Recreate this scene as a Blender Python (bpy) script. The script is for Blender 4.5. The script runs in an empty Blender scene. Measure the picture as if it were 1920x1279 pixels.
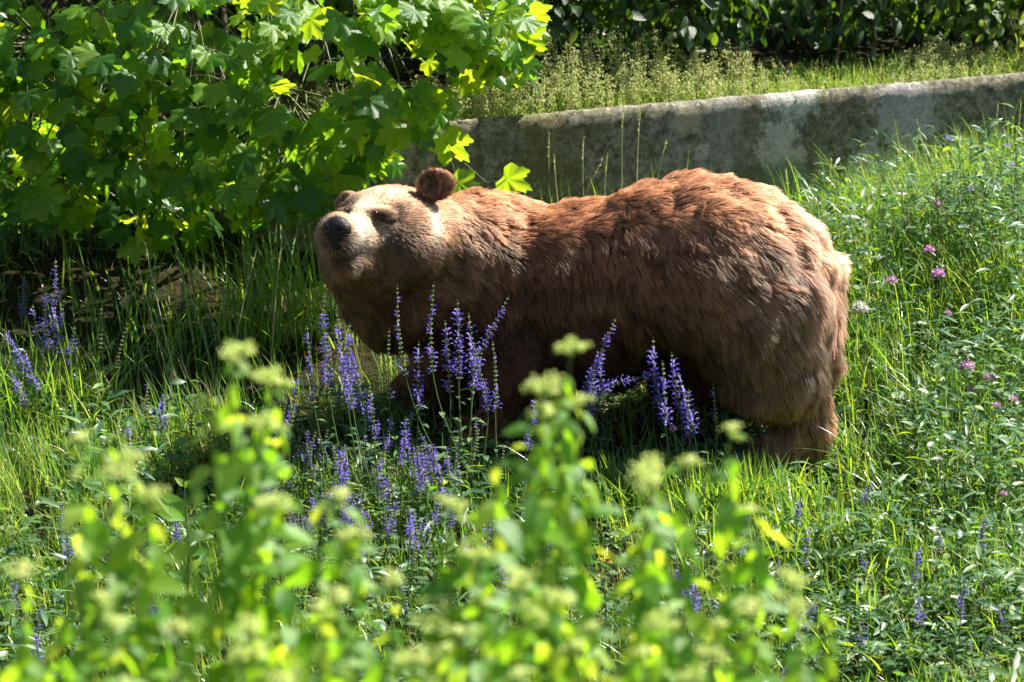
import bpy, math, random
import numpy as np
from mathutils import Vector, Matrix, kdtree
rng = np.random.default_rng(7)
random.seed(7)
sc = bpy.context.scene
COL = sc.collection
R = math.radians

# ------------------------------------------------------------------ camera, sky, sun, exposure
PITCH, DIST, LENS = R(15.0), 14.0, 140.0
TGT = np.array([0.0, 0.0, 0.447])
FWD = np.array([0.0, math.cos(PITCH), -math.sin(PITCH)])
UPV = np.array([0.0, math.sin(PITCH), math.cos(PITCH)])
CAM = TGT - FWD * DIST
cd = bpy.data.cameras.new('camera')
cam = bpy.data.objects.new('camera', cd); COL.objects.link(cam)
cam.location = CAM; cam.rotation_euler = (math.pi/2 - PITCH, 0, 0)
cd.lens = LENS; cd.sensor_width = 36; cd.clip_start = 0.1; cd.clip_end = 500
cd.dof.use_dof = True; cd.dof.focus_distance = 13.95; cd.dof.aperture_fstop = 4.2
cd.dof.aperture_blades = 0
sc.camera = cam
SUN_EL, SUN_ROT = R(51), R(66)           # rotation from +Y towards +X
SUN = np.array([math.sin(SUN_ROT)*math.cos(SUN_EL), math.cos(SUN_ROT)*math.cos(SUN_EL), math.sin(SUN_EL)])
w = bpy.data.worlds.new('World'); sc.world = w; w.use_nodes = True
nt = w.node_tree; bg = nt.nodes['Background']
sky = nt.nodes.new('ShaderNodeTexSky'); sky.sky_type = 'NISHITA'; sky.sun_disc = False
sky.sun_elevation = SUN_EL; sky.sun_rotation = SUN_ROT
nt.links.new(sky.outputs[0], bg.inputs[0]); bg.inputs[1].default_value = 0.05
sd = bpy.data.lights.new('sun', 'SUN'); sd.energy = 5.0; sd.angle = R(0.53); sd.color = (1.0, 0.945, 0.86)
so = bpy.data.objects.new('sun', sd); COL.objects.link(so)
so.rotation_euler = Vector(SUN).to_track_quat('Z', 'Y').to_euler()
sc.view_settings.view_transform = 'Standard'; sc.view_settings.look = 'None'
sc.view_settings.gamma = 1; sc.view_settings.use_curve_mapping = False
sc.view_settings.exposure = 1.68
sc.cycles.use_denoising = True
sc.cycles.max_bounces = 8; sc.cycles.transparent_max_bounces = 8
sc.cycles.diffuse_bounces = 3; sc.cycles.glossy_bounces = 2; sc.cycles.transmission_bounces = 4
try: sc.cycles_curves.shape = 'RIBBONS'
except Exception: pass

# ------------------------------------------------------------------ helpers
def ray(px, py):
    cx = (px - 960)/1920*36/LENS; cy = (639.5 - py)/1920*36/LENS
    return FWD + np.array([cx, 0, 0]) + UPV*cy
def P(px, py, y):
    d = ray(px, py); return CAM + d*((y - CAM[1])/d[1])
def Pz(px, py, z):
    d = ray(px, py); return CAM + d*((z - CAM[2])/d[2])
def PX(p):
    q = np.asarray(p) - CAM; f = q@FWD
    return 960 + q[...,0]/f*1920*LENS/36, 639.5 - (q@UPV)/f*1920*LENS/36

def vnoise(p, scale, seed=0):
    """value noise in -1..1 for (n,3) points"""
    q = np.asarray(p, float)*scale + seed*17.31
    i = np.floor(q).astype(np.int64); f = q - i; f = f*f*(3-2*f)
    out = 0
    for dx in (0, 1):
        for dy in (0, 1):
            for dz in (0, 1):
                h = (i[:,0]+dx)*374761393 + (i[:,1]+dy)*668265263 + (i[:,2]+dz)*2147483647 + seed*144665
                h = (h ^ (h >> 13))*1274126177
                h = (h ^ (h >> 16)) & 0xffff
                wt = (f[:,0] if dx else 1-f[:,0])*(f[:,1] if dy else 1-f[:,1])*(f[:,2] if dz else 1-f[:,2])
                out = out + wt*(h/32767.5 - 1)
    return out
def norm(v): return v/np.maximum(np.linalg.norm(v, axis=-1, keepdims=True), 1e-9)

def wall_y(x):
    x = np.asarray(x, float)
    r = 1.773 + 0.405*np.clip(x, -0.5, 9)
    return r + 0.8*np.clip(-0.5 - x, 0, 3)
ZW = 0.88
def ground_h(x, y):
    x = np.asarray(x, float); y = np.asarray(y, float)
    p = np.stack([x+0*y, y+0*x, 0*x+0*y], -1).reshape(-1, 3)
    n = (vnoise(p, 1.3, 3)*0.035 + vnoise(p, 4.0, 4)*0.012).reshape((x+0*y).shape)
    base = np.interp(y, [-40, -14, -6.8, -3.4, 0, 3.2], [2.6, 2.35, 0.95, -0.55, 0.0, 0.576]) + 0.015*np.clip(x, -2, 3)
    flatten = np.exp(-((x-0.5)**2/1.2 + (y-0.1)**2/0.3))
    lower = base + n*(1-0.8*flatten)
    yy = y - wall_y(x)
    upper = ZW - 0.035 + 0.05*np.clip(yy-0.2, 0, 30) + n*0.5
    return np.where(yy > 0.025, upper, lower)
def gh(x, y): return float(ground_h(np.array([x]), np.array([y]))[0])
def G(px, py):
    d = ray(px, py); t = np.linspace(6, 22, 1600); p = CAM + d*t[:,None]
    below = p[:,2] < ground_h(p[:,0], p[:,1]); i = int(np.argmax(below)) if below.any() else len(t)-1
    return p[i]

def fast_mesh(name, V, faces, attrs=None, smooth=True):
    """faces: list of (n,k) int arrays; attrs: name -> per vertex float or (n,3) colour"""
    V = np.asarray(V, np.float32).reshape(-1, 3)
    me = bpy.data.meshes.new(name)
    me.vertices.add(len(V)); me.vertices.foreach_set('co', V.ravel())
    faces = [np.asarray(f, np.int32) for f in faces if len(f)]
    li = np.concatenate([f.ravel() for f in faces])
    tot = np.concatenate([np.full(len(f), f.shape[1], np.int32) for f in faces])
    st = np.concatenate([[0], np.cumsum(tot)[:-1]]).astype(np.int32)
    me.loops.add(len(li)); me.loops.foreach_set('vertex_index', li)
    me.polygons.add(len(tot)); me.polygons.foreach_set('loop_start', st)
    if smooth: me.polygons.foreach_set('use_smooth', np.ones(len(tot), bool))
    for k, a in (attrs or {}).items():
        a = np.asarray(a, np.float32)
        if a.ndim == 1:
            at = me.attributes.new(k, 'FLOAT', 'POINT'); at.data.foreach_set('value', a)
        else:
            at = me.attributes.new(k, 'FLOAT_COLOR', 'POINT')
            at.data.foreach_set('color', np.concatenate([a, np.ones((len(a), 1), np.float32)], 1).ravel())
    me.update(); me.validate()
    return me
def put(name, me, mat=None, parent=None, loc=None):
    if mat is not None and not me.materials: me.materials.append(mat)
    o = bpy.data.objects.new(name, me); COL.objects.link(o)
    if parent is not None: o.parent = parent
    if loc is not None: o.location = loc
    return o
def tag(o, label=None, cat=None, group=None, kind=None):
    if label: o['label'] = label
    if cat: o['category'] = cat
    if group: o['group'] = group
    if kind: o['kind'] = kind
    return o
def empty(name, loc=(0, 0, 0), rz=0):
    o = bpy.data.objects.new(name, None); COL.objects.link(o)
    o.location = loc; o.rotation_euler = (0, 0, rz); o.empty_display_size = 0.05
    return o
class MB:
    def __init__(s): s.V = []; s.F = {}; s.A = {}; s.n = 0
    def add(s, V, faces, **attrs):
        V = np.asarray(V, float).reshape(-1, 3)
        for f in faces:
            f = np.asarray(f, int)
            if len(f): s.F.setdefault(f.shape[1], []).append(f + s.n)
        for k, a in attrs.items(): s.A.setdefault(k, []).append(np.broadcast_to(np.asarray(a, float), (len(V),)))
        s.V.append(V); s.n += len(V)
    def mesh(s, name, smooth=True):
        return fast_mesh(name, np.concatenate(s.V), [np.concatenate(f) for f in s.F.values()],
                         {k: np.concatenate(a) for k, a in s.A.items()}, smooth)
    def tube(s, pts, rad, sides=5, **attrs):
        pts = np.asarray(pts, float); n = len(pts); rad = np.broadcast_to(np.asarray(rad, float), (n,))
        T = norm(np.gradient(pts, axis=0)); ref = np.array([0.31, 0.17, 0.94]) if abs(T[0, 2]) < 0.9 else np.array([1., .2, 0])
        a = norm(np.cross(T, ref)); b = np.cross(T, a)
        th = np.arange(sides)/sides*2*math.pi
        V = pts[:, None] + rad[:, None, None]*(np.cos(th)[None, :, None]*a[:, None] + np.sin(th)[None, :, None]*b[:, None])
        i = np.arange(n-1)[:, None]*sides; j = np.arange(sides)[None]; j2 = (j+1) % sides
        s.add(V.reshape(-1, 3), [np.stack([i+j, i+j2, i+sides+j2, i+sides+j], -1).reshape(-1, 4)], **attrs)
    def inst(s, tmpl, M, tint=None, scale=None):
        """tmpl=(V,faces); M (n,3,3) rotation*scale columns; offset in M[...,3] (n,3,4)"""
        V, faces = tmpl; n = len(M); k = len(V)
        W = np.einsum('nij,kj->nki', M[:, :, :3], V) + M[:, None, :, 3]
        off = (np.arange(n)*k)
        fs = [(np.asarray(f)[None] + off[:, None, None]).reshape(-1, np.asarray(f).shape[1]) for f in faces]
        at = {}
        if tint is not None: at['tint'] = np.repeat(tint, k)
        s.add(W.reshape(-1, 3), fs, **at)

def frames(pos, zdir, ydir, scale):
    """matrices whose local z follows zdir (normal) and local y follows ydir (tip)"""
    y = norm(ydir); z = norm(zdir - (zdir*y).sum(-1, keepdims=True)*y); x = np.cross(y, z)
    M = np.stack([x, y, z], -1)*np.asarray(scale, float).reshape(-1, 1, 1)
    return np.concatenate([M, pos[:, :, None]], -1)
def to_mat(M34): return Matrix([list(r) for r in M34] + [[0, 0, 0, 1]])

# ------------------------------------------------------------------ materials
def newmat(name):
    m = bpy.data.materials.new(name); m.use_nodes = True
    return m, m.node_tree.nodes, m.node_tree.links, m.node_tree.nodes['Principled BSDF']
def ramp(nodes, stops):
    r = nodes.new('ShaderNodeValToRGB'); e = r.color_ramp.elements
    while len(e) < len(stops): e.new(0.5)
    for el, (p, c) in zip(e, stops): el.position = p; el.color = (*c, 1)
    return r
def leaf_mat(name, stops, tstops, trans=0.45, rough=0.35, spec=0.5, attr=True, vein=0.0):
    m, N, L, b = newmat(name)
    src = N.new('ShaderNodeAttribute') if attr else N.new('ShaderNodeObjectInfo')
    if attr: src.attribute_name = 'tint'
    out = src.outputs['Fac'] if attr else src.outputs['Random']
    nz = N.new('ShaderNodeTexNoise'); nz.inputs['Scale'].default_value = 38; nz.inputs['Detail'].default_value = 3
    tc = N.new('ShaderNodeTexCoord'); L.new(tc.outputs['Object'], nz.inputs['Vector'])
    ma = N.new('ShaderNodeMath'); ma.operation = 'MULTIPLY_ADD'; ma.inputs[1].default_value = 0.35; ma.inputs[2].default_value = -0.175
    L.new(nz.outputs['Fac'], ma.inputs[0])
    ad = N.new('ShaderNodeMath'); ad.operation = 'ADD'; L.new(out, ad.inputs[0]); L.new(ma.outputs[0], ad.inputs[1])
    r1 = ramp(N, stops); r2 = ramp(N, tstops)
    L.new(ad.outputs[0], r1.inputs[0]); L.new(ad.outputs[0], r2.inputs[0])
    L.new(r1.outputs[0], b.inputs['Base Color']); b.inputs['Roughness'].default_value = rough
    b.inputs['Specular IOR Level'].default_value = spec
    t = N.new('ShaderNodeBsdfTranslucent'); L.new(r2.outputs[0], t.inputs[0])
    mx = N.new('ShaderNodeMixShader'); mx.inputs[0].default_value = trans
    L.new(b.outputs[0], mx.inputs[1]); L.new(t.outputs[0], mx.inputs[2])
    L.new(mx.outputs[0], N['Material Output'].inputs[0])
    bp = N.new('ShaderNodeBump'); bp.inputs['Strength'].default_value = 0.35; bp.inputs['Distance'].default_value = 0.004
    L.new(nz.outputs['Fac'], bp.inputs['Height']); L.new(bp.outputs[0], b.inputs['Normal'])
    return m
def plain(name, c, rough=0.7, spec=0.3, c2=None, scale=20):
    m, N, L, b = newmat(name)
    b.inputs['Roughness'].default_value = rough; b.inputs['Specular IOR Level'].default_value = spec
    c2 = c2 or tuple(v*0.6 for v in c)
    nz = N.new('ShaderNodeTexNoise'); nz.inputs['Scale'].default_value = scale; nz.inputs['Detail'].default_value = 5
    tc = N.new('ShaderNodeTexCoord'); L.new(tc.outputs['Object'], nz.inputs['Vector'])
    r = ramp(N, [(0.35, c2), (0.65, c)]); L.new(nz.outputs['Fac'], r.inputs[0]); L.new(r.outputs[0], b.inputs['Base Color'])
    bp = N.new('ShaderNodeBump'); bp.inputs['Strength'].default_value = 0.5; bp.inputs['Distance'].default_value = 0.01
    L.new(nz.outputs['Fac'], bp.inputs['Height']); L.new(bp.outputs[0], b.inputs['Normal'])
    return m

MAPLE = [(0.0, (.024, .080, .014)), (0.6, (.065, .175, .022)), (1.0, (.15, .29, .03))]
MAPLE_T = [(0.0, (.16, .40, .01)), (0.5, (.38, .66, .015)), (1.0, (.70, .82, .02))]
m_maple_s = leaf_mat('maple_foliage', MAPLE, MAPLE_T, 0.56, 0.36, 0.42, True)
m_maple_o = leaf_mat('maple_leaf', MAPLE, MAPLE_T, 0.56, 0.36, 0.42, False)
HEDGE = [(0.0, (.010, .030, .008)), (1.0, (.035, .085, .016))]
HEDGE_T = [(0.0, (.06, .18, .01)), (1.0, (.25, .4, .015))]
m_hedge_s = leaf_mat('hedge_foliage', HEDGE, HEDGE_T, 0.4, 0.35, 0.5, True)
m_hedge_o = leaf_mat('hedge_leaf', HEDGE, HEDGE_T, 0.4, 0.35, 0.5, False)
DOG = [(0.0, (.06, .17, .02)), (0.7, (.14, .29, .03)), (1.0, (.24, .36, .05))]
DOG_T = [(0.0, (.26, .58, .015)), (0.6, (.50, .80, .025)), (1.0, (.80, .90, .06))]
m_dog_o = leaf_mat('dogwood_leaf', DOG, DOG_T, 0.5, 0.38, 0.6, False)
GRASS = [(0.0, (.035, .10, .03)), (0.4, (.075, .18, .035)), (0.75, (.14, .25, .06)), (0.9, (.26, .32, .08)), (0.95, (.34, .32, .16)), (1.0, (.44, .38, .24))]
GRASS_T = [(0.0, (.12, .34, .03)), (0.45, (.32, .58, .03)), (0.85, (.62, .75, .04)), (1.0, (.70, .62, .3))]
m_grass = leaf_mat('grass_blade', GRASS, GRASS_T, 0.40, 0.30, 0.6, True)
m_grass_o = leaf_mat('grass_stalk_straw', [(0, (.26, .32, .10)), (1, (.62, .56, .34))], [(0, (.3, .4, .05)), (1, (.5, .45, .2))], 0.3, 0.4, 0.5, False)
HERB = [(0.0, (.035, .10, .05)), (0.7, (.09, .18, .075)), (1.0, (.16, .25, .08))]
HERB_T = [(0.0, (.12, .32, .03)), (1.0, (.42, .58, .03))]
m_herb = leaf_mat('herb_leaf', HERB, HERB_T, 0.4, 0.42, 0.5, True)
m_herb_o = leaf_mat('herb_leaf_single', HERB, HERB_T, 0.4, 0.42, 0.5, False)
m_seed = leaf_mat('pale_seed_head', [(0, (.30, .36, .10)), (1, (.72, .72, .38))], [(0, (.45, .55, .08)), (1, (.80, .80, .35))], 0.4, 0.6, 0.2, True)
m_sage = leaf_mat('sage_floret', [(0, (.06, .042, .30)), (0.6, (.13, .095, .52)), (1, (.33, .25, .70))], [(0, (.16, .10, .55)), (1, (.5, .4, .88))], 0.4, 0.5, 0.3, True)
m_calyx = leaf_mat('sage_calyx', [(0, (.10, .15, .06)), (0.6, (.26, .32, .15)), (1, (.48, .45, .30))], [(0, (.2, .3, .06)), (1, (.45, .45, .2))], 0.3, 0.6, 0.2, True)
m_stem = leaf_mat('green_stem', [(0, (.05, .11, .03)), (1, (.14, .19, .06))], [(0, (.2, .3, .03)), (1, (.3, .4, .05))], 0.2, 0.5, 0.4, False)
m_bark = plain('bark', (.10, .075, .05), 0.85, 0.2, (.045, .035, .022), 30)
m_palebark = plain('pale_bark', (.42, .38, .26), 0.7, 0.2, (.2, .18, .10), 22)
m_twig = plain('twig_bark', (.11, .14, .045), 0.6, 0.3, (.07, .07, .03), 25)
m_pink = leaf_mat('pink_floret', [(0, (.42, .18, .42)), (1, (.66, .38, .62))], [(0, (.6, .25, .55)), (1, (.8, .5, .7))], 0.35, 0.6, 0.2, True)
m_lilac = leaf_mat('lilac_floret', [(0, (.28, .22, .55)), (1, (.5, .42, .72))], [(0, (.4, .3, .75)), (1, (.6, .5, .85))], 0.35, 0.6, 0.2, True)
m_white = leaf_mat('white_down', [(0, (.5, .5, .48)), (1, (.75, .75, .72))], [(0, (.6, .6, .55)), (1, (.8, .8, .75))], 0.4, 0.7, 0.2, True)
m_yellow = leaf_mat('yellow_petal', [(0, (.65, .35, .01)), (1, (.8, .55, .03))], [(0, (.8, .5, .01)), (1, (.9, .7, .05))], 0.35, 0.35, 0.5, True)
m_bud = leaf_mat('cream_bud', [(0, (.44, .60, .12)), (0.5, (.74, .80, .28)), (1, (.88, .87, .55))], [(0, (.55, .75, .08)), (1, (.85, .9, .3))], 0.45, 0.6, 0.3, True)

def ground_mat():
    m, N, L, b = newmat('meadow_soil'); b.inputs['Roughness'].default_value = 0.95; b.inputs['Specular IOR Level'].default_value = 0.1
    tc = N.new('ShaderNodeTexCoord')
    n1 = N.new('ShaderNodeTexNoise'); n1.inputs['Scale'].default_value = 1.6; n1.inputs['Detail'].default_value = 8
    n2 = N.new('ShaderNodeTexNoise'); n2.inputs['Scale'].default_value = 45; n2.inputs['Detail'].default_value = 6
    for n in (n1, n2): L.new(tc.outputs['Object'], n.inputs['Vector'])
    r1 = ramp(N, [(0.4, (.026, .019, .011)), (0.6, (.022, .030, .010))]); r2 = ramp(N, [(0.3, (.45, .4, .35)), (0.7, (1.4, 1.3, 1.1))])
    L.new(n1.outputs['Fac'], r1.inputs[0]); L.new(n2.outputs['Fac'], r2.inputs[0])
    mx = N.new('ShaderNodeMix'); mx.data_type = 'RGBA'; mx.blend_type = 'MULTIPLY'; mx.inputs[0].default_value = 1
    L.new(r1.outputs[0], mx.inputs[6]); L.new(r2.outputs[0], mx.inputs[7]); L.new(mx.outputs[2], b.inputs['Base Color'])
    bp = N.new('ShaderNodeBump'); bp.inputs['Distance'].default_value = 0.03; L.new(n2.outputs['Fac'], bp.inputs['Height']); L.new(bp.outputs[0], b.inputs['Normal'])
    return m
def concrete_mat():
    m, N, L, b = newmat('weathered_concrete'); b.inputs['Roughness'].default_value = 0.92; b.inputs['Specular IOR Level'].default_value = 0.15
    tc = N.new('ShaderNodeTexCoord')
    def noise(scale, det=8, rough=0.6, stretch=None):
        n = N.new('ShaderNodeTexNoise'); n.inputs['Scale'].default_value = scale; n.inputs['Detail'].default_value = det; n.inputs['Roughness'].default_value = rough
        if stretch:
            mp = N.new('ShaderNodeMapping'); mp.inputs['Scale'].default_value = stretch; L.new(tc.outputs['Object'], mp.inputs[0]); L.new(mp.outputs[0], n.inputs['Vector'])
        else: L.new(tc.outputs['Object'], n.inputs['Vector'])
        return n
    def mix(a, bb, f, mode='MIX'):
        x = N.new('ShaderNodeMix'); x.data_type = 'RGBA'; x.blend_type = mode
        for s, v in ((6, a), (7, bb), (0, f)):
            if isinstance(v, (int, float)): x.inputs[s].default_value = v
            elif isinstance(v, tuple): x.inputs[s].default_value = (*v, 1)
            else: L.new(v, x.inputs[s])
        return x.outputs[2]
    base = ramp(N, [(0.38, (.085, .078, .045)), (0.5, (.22, .205, .14)), (0.62, (.42, .39, .30))]); L.new(noise(26, 10, .78).outputs['Fac'], base.inputs[0])
    c = base.outputs[0]
    st = ramp(N, [(0.54, (0, 0, 0)), (0.64, (.5, .5, .5))]); L.new(noise(1.6, 9, .68, (1, 1, .55)).outputs['Fac'], st.inputs[0])
    c = mix(c, (.50, .47, .43), st.outputs[0])                                        # pale grey-lilac weathered zones
    ms = ramp(N, [(0.5, (0, 0, 0)), (0.62, (1, 1, 1))]); L.new(noise(2.6, 10, .7, (1, 1, .45)).outputs['Fac'], ms.inputs[0])
    mm = N.new('ShaderNodeMath'); mm.operation = 'MULTIPLY'; mm.inputs[1].default_value = 0.75; L.new(ms.outputs[0], mm.inputs[0])
    c = mix(c, (.16, .145, .05), mm.outputs[0])                                      # moss film
    sp = ramp(N, [(0.60, (0, 0, 0)), (0.68, (1, 1, 1))]); L.new(noise(55, 4, .7).outputs['Fac'], sp.inputs[0])
    c = mix(c, (.46, .46, .40), sp.outputs[0])                                         # speckle of lichen
    for (px, py, rr, col) in ((1455, 268, .075, (.42, .42, .40)), (1318, 283, .03, (.4, .4, .4)), (1500, 290, .03, (.4, .38, .3)), (1700, 215, .13, (.36, .36, .40)), (1640, 330, .12, (.34, .33, .37)), (1480, 352, .09, (.13, .20, .13)), (1360, 640, .1, (.2, .2, .2)), (1290, 225, .05, (.3, .29, .22)), (1490, 175, .10, (.55, .54, .5))):
        d = ray(px, py); p = CAM + d*((1.773 + .405*CAM[0] - CAM[1])/(d[1] - .405*d[0]))
        g = N.new('ShaderNodeVectorMath'); g.operation = 'DISTANCE'; g.inputs[1].default_value = p; L.new(tc.outputs['Object'], g.inputs[0])
        nn = noise(16, 6, .75); ad = N.new('ShaderNodeMath'); ad.operation = 'MULTIPLY_ADD'; ad.inputs[1].default_value = rr*3.2; L.new(nn.outputs['Fac'], ad.inputs[0]); L.new(g.outputs['Value'], ad.inputs[2])
        q = ramp(N, [(rr*2.55, (1, 1, 1)), (rr*2.9, (0, 0, 0))]); L.new(ad.outputs[0], q.inputs[0])
        k = N.new('ShaderNodeMath'); k.operation = 'MULTIPLY'; k.inputs[1].default_value = 0.75; L.new(q.outputs[0], k.inputs[0])
        gr = ramp(N, [(.40, (.35, .35, .35)), (.56, (1, 1, 1))]); L.new(noise(60, 6, .8).outputs['Fac'], gr.inputs[0]); k2 = N.new('ShaderNodeMath'); k2.operation = 'MULTIPLY'; L.new(k.outputs[0], k2.inputs[0]); L.new(gr.outputs[0], k2.inputs[1])
        c = mix(c, tuple(np.minimum(np.array(col)*[1.8, 1.65, 1.5], .85)), k2.outputs[0])
    L.new(c, b.inputs['Base Color'])
    hn = noise(28, 8, .75); bd = noise(1, 2, .5, (.6, .6, 38))
    ad = N.new('ShaderNodeMath'); ad.operation = 'MULTIPLY_ADD'; ad.inputs[1].default_value = 0.35; L.new(bd.outputs['Fac'], ad.inputs[0]); L.new(hn.outputs['Fac'], ad.inputs[2])
    bp = N.new('ShaderNodeBump'); bp.inputs['Distance'].default_value = 0.025; bp.inputs['Strength'].default_value = 1.0
    L.new(ad.outputs[0], bp.inputs['Height']); L.new(bp.outputs[0], b.inputs['Normal'])
    return m

# ------------------------------------------------------------------ ground
xs = np.concatenate([[-60, -30, -15, -8, -5], np.linspace(-3.5, 4.5, 130), [6, 8, 12, 20, 40, 60]])
ys = np.concatenate([[-60, -40, -25], np.linspace(-16, -4, 30), np.linspace(-3.8, -0.1, 60), [0.012, 0.038], np.linspace(.3, 3, 30), [4, 6, 9, 14, 25, 60]])
# rows follow the wall line near it so that the step hides under the wall
XX, YY = np.meshgrid(xs, ys)
wl = wall_y(XX); YR = YY*1.0
YR = np.where(YY > -4, np.interp(YY, [-4, -0.1], [0, 1])*0 + YY, YY)
fac = np.clip((YY + 14)/13.9, 0, 1)
YW = YY + wl*np.where(YY < 0, fac, 1.0)
ZZ = ground_h(XX, np.where((YY > 0) & (YY < .1), YW - .0, YW))
nx, ny = len(xs), len(ys)
i = np.arange(ny-1)[:, None]*nx; j = np.arange(nx-1)[None]
me = fast_mesh('ground', np.stack([XX, YW, ZZ], -1), [np.stack([i+j, i+j+1, i+nx+j+1, i+nx+j], -1).reshape(-1, 4)])
tag(put('ground', me, ground_mat()), 'meadow soil under grass and flowers', kind='structure')

# ------------------------------------------------------------------ wall
def build_wall():
    X = np.concatenate([np.linspace(-3.4, -.6, 20), np.linspace(-.55, 3.2, 520), np.linspace(3.4, 9, 20)])
    prof = [(-.0, -.5), (-.0, 0), (-.0, .2), (-.0, .35), (.0, .44), (.0, .475), (.008, .496), (.014, .502), (.022, .503), (.034, .5), (.045, .49), (.05, .45), (.05, -.3)]
    V = []
    for x in X:
        y0 = float(wall_y(x)); s = .405 if x > -.5 else -.8; n = np.array([s, -1.])/math.hypot(s, 1)
        for (d, z) in prof:
            V.append((x - n[0]*d, y0 - n[1]*d, ZW - .5 + z))
    V = np.array(V); n = vnoise(V, 14, 1)*.5 + vnoise(V, 40, 2)*.3
    k = len(prof); edge = np.tile(np.array([0, .3, .5, .7, 1, 1, 1.6, 1.3, .9, .9, 1, .5, 0]), len(X))
    V[:, 1] += n*.004*edge; n2 = vnoise(V*[1, 1, 0], 5, 5)*.8 + vnoise(V*[1, 1, 0], 26, 6)*.4 + vnoise(V*[1, 1, 0], 70, 7)*.4; V[:, 2] += n2*.006*(edge > .8)
    i = np.arange(len(X)-1)[:, None]*k; j = np.arange(k-1)[None]
    me = fast_mesh('concrete_wall', V, [np.stack([i+j, i+k+j, i+k+j+1, i+j+1], -1).reshape(-1, 4)])
    tag(put('concrete_wall', me, concrete_mat()), 'low weathered grey concrete retaining wall with lichen spots behind the bear', 'wall')
build_wall()

# ------------------------------------------------------------------ bear
def smin(a, b, k):
    h = np.clip(.5 + .5*(b-a)/k, 0, 1); return b*(1-h) + a*h - k*h*(1-h)
def surface_nets(f, lo, hi, res):
    n = np.ceil((hi-lo)/res).astype(int) + 1
    g = [lo[k] + np.arange(n[k])*res for k in range(3)]
    Pg = np.stack(np.meshgrid(*g, indexing='ij'), -1)
    D = f(Pg.reshape(-1, 3)).reshape(n).astype(np.float32)
    s = D < 0; c = [slice(None, -1), slice(1, None)]
    cnt = np.zeros(n-1, np.int8)
    for a in (0, 1):
        for b in (0, 1):
            for d in (0, 1): cnt += s[c[a], c[b], c[d]]
    act = (cnt > 0) & (cnt < 8); idx = -np.ones(n-1, np.int64); ai = np.argwhere(act); idx[act] = np.arange(len(ai))
    acc = np.zeros((len(ai), 3)); w_ = np.zeros(len(ai))
    corners = [(a, b, d) for a in (0, 1) for b in (0, 1) for d in (0, 1)]
    for ca in corners:
        for ax in range(3):
            if ca[ax]: continue
            cb = list(ca); cb[ax] = 1
            da = D[tuple((ai+ca).T)]; db = D[tuple((ai+np.array(cb)).T)]
            m = (da < 0) != (db < 0); t = np.where(m, da/np.where(m, da-db, 1), 0)
            p = np.array(ca)[None] + np.zeros((len(ai), 3)); p[:, ax] += t
            acc += p*m[:, None]; w_ += m
    V = lo + (ai + acc/w_[:, None])*res
    F = []
    for ax in range(3):
        sl0 = [slice(1, -1)]*3; sl0[ax] = slice(0, -1); sl1 = list(sl0); sl1[ax] = slice(1, None)
        sa, sb = s[tuple(sl0)], s[tuple(sl1)]
        e = np.argwhere(sa != sb); off = np.array([1, 1, 1]); off[ax] = 0; q = e + off
        u, v = [(1, 2), (2, 0), (0, 1)][ax]; eu = np.eye(3, dtype=int)[u]; ev = np.eye(3, dtype=int)[v]
        a = idx[tuple((q-eu-ev).T)]; b = idx[tuple((q-ev).T)]; c_ = idx[tuple(q.T)]; d = idx[tuple((q-eu).T)]
        flip = ~sa[tuple(e.T)]
        Q = np.stack([a, b, c_, d], -1); Q[flip] = Q[flip][:, ::-1]
        F.append(Q)
    return V, np.concatenate(F)

# skeleton in photograph pixels + depth: (px, py, y, radius)
def E(px, py, y, r): return ('e', P(px, py, y), np.array(r if hasattr(r, '__len__') else (r, r, r), float))
def C(a, b): return ('c', P(*a[:3]), P(*b[:3]), a[3], b[3])
BODY = [
    (E(1370, 522, .10, (.315, .31, .318)), .05), (E(1436, 585, .02, (.225, .25, .31)), .08), (E(1290, 480, .18, (.26, .27, .262)), .10),
    (E(1205, 505, .22, (.23, .25, .255)), .10), (E(1130, 562, .28, (.30, .28, .305)), .12), (E(1065, 530, .32, (.22, .25, .245)), .12), (E(985, 560, .38, (.27, .26, .31)), .12), (E(930, 463, .40, (.15, .16, .16)), .10),
    (E(860, 505, .34, (.22, .22, .23)), .10), (E(770, 520, .27, (.19, .19, .20)), .10), (E(738, 552, .25, (.16, .17, .165)), .10),
    (E(700, 490, .14, (.135, .15, .15)), .08), (C((745, 445, .12, .13), (880, 480, .30, .19)), .09), (E(676, 505, .08, (.090, .12, .11)), .07),
    (E(1470, 655, .06, (.165, .18, .22)), .08), (E(1535, 540, .20, (.06, .08, .12)), .06),
]
LEGS = []
def add_leg(pts):
    for a, b in zip(pts[:-1], pts[1:]): LEGS.append((('c', a[0], b[0], a[1], b[1]), .05))
def gp(x, y, up): return np.array([x, y, gh(x, y) + up])
# near hind leg, far hind leg, near fore leg, far fore leg (knee forward, hock back)
hx = P(1512, 872, -.02)[0]
add_leg([(P(1440, 600, -.04), .21), (P(1452, 690, -.06), .16), (np.array([hx-.065, .0, gh(hx, 0)+.27]), .122), (gp(hx-.02, -.01, .13), .086), (gp(hx-.02, -.02, .05), .066), (gp(hx-.16, -.05, .04), .052)])
add_leg([(P(1370, 600, .28), .2), (P(1300, 700, .38), .14), (gp(.78, .40, .28), .09), (gp(.76, .38, .1), .07), (gp(.62, .36, .05), .06)])
add_leg([(P(960, 590, .27), .16), (P(955, 680, .14), .12), (gp(-.02, .12, .25), .09), (gp(-.03, .12, .07), .075), (gp(-.13, .10, .05), .065)])
add_leg([(P(880, 580, .48), .16), (P(850, 690, .50), .11), (gp(-.26, .50, .25), .088), (gp(-.27, .50, .07), .075), (gp(-.37, .48, .05), .065)])
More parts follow.
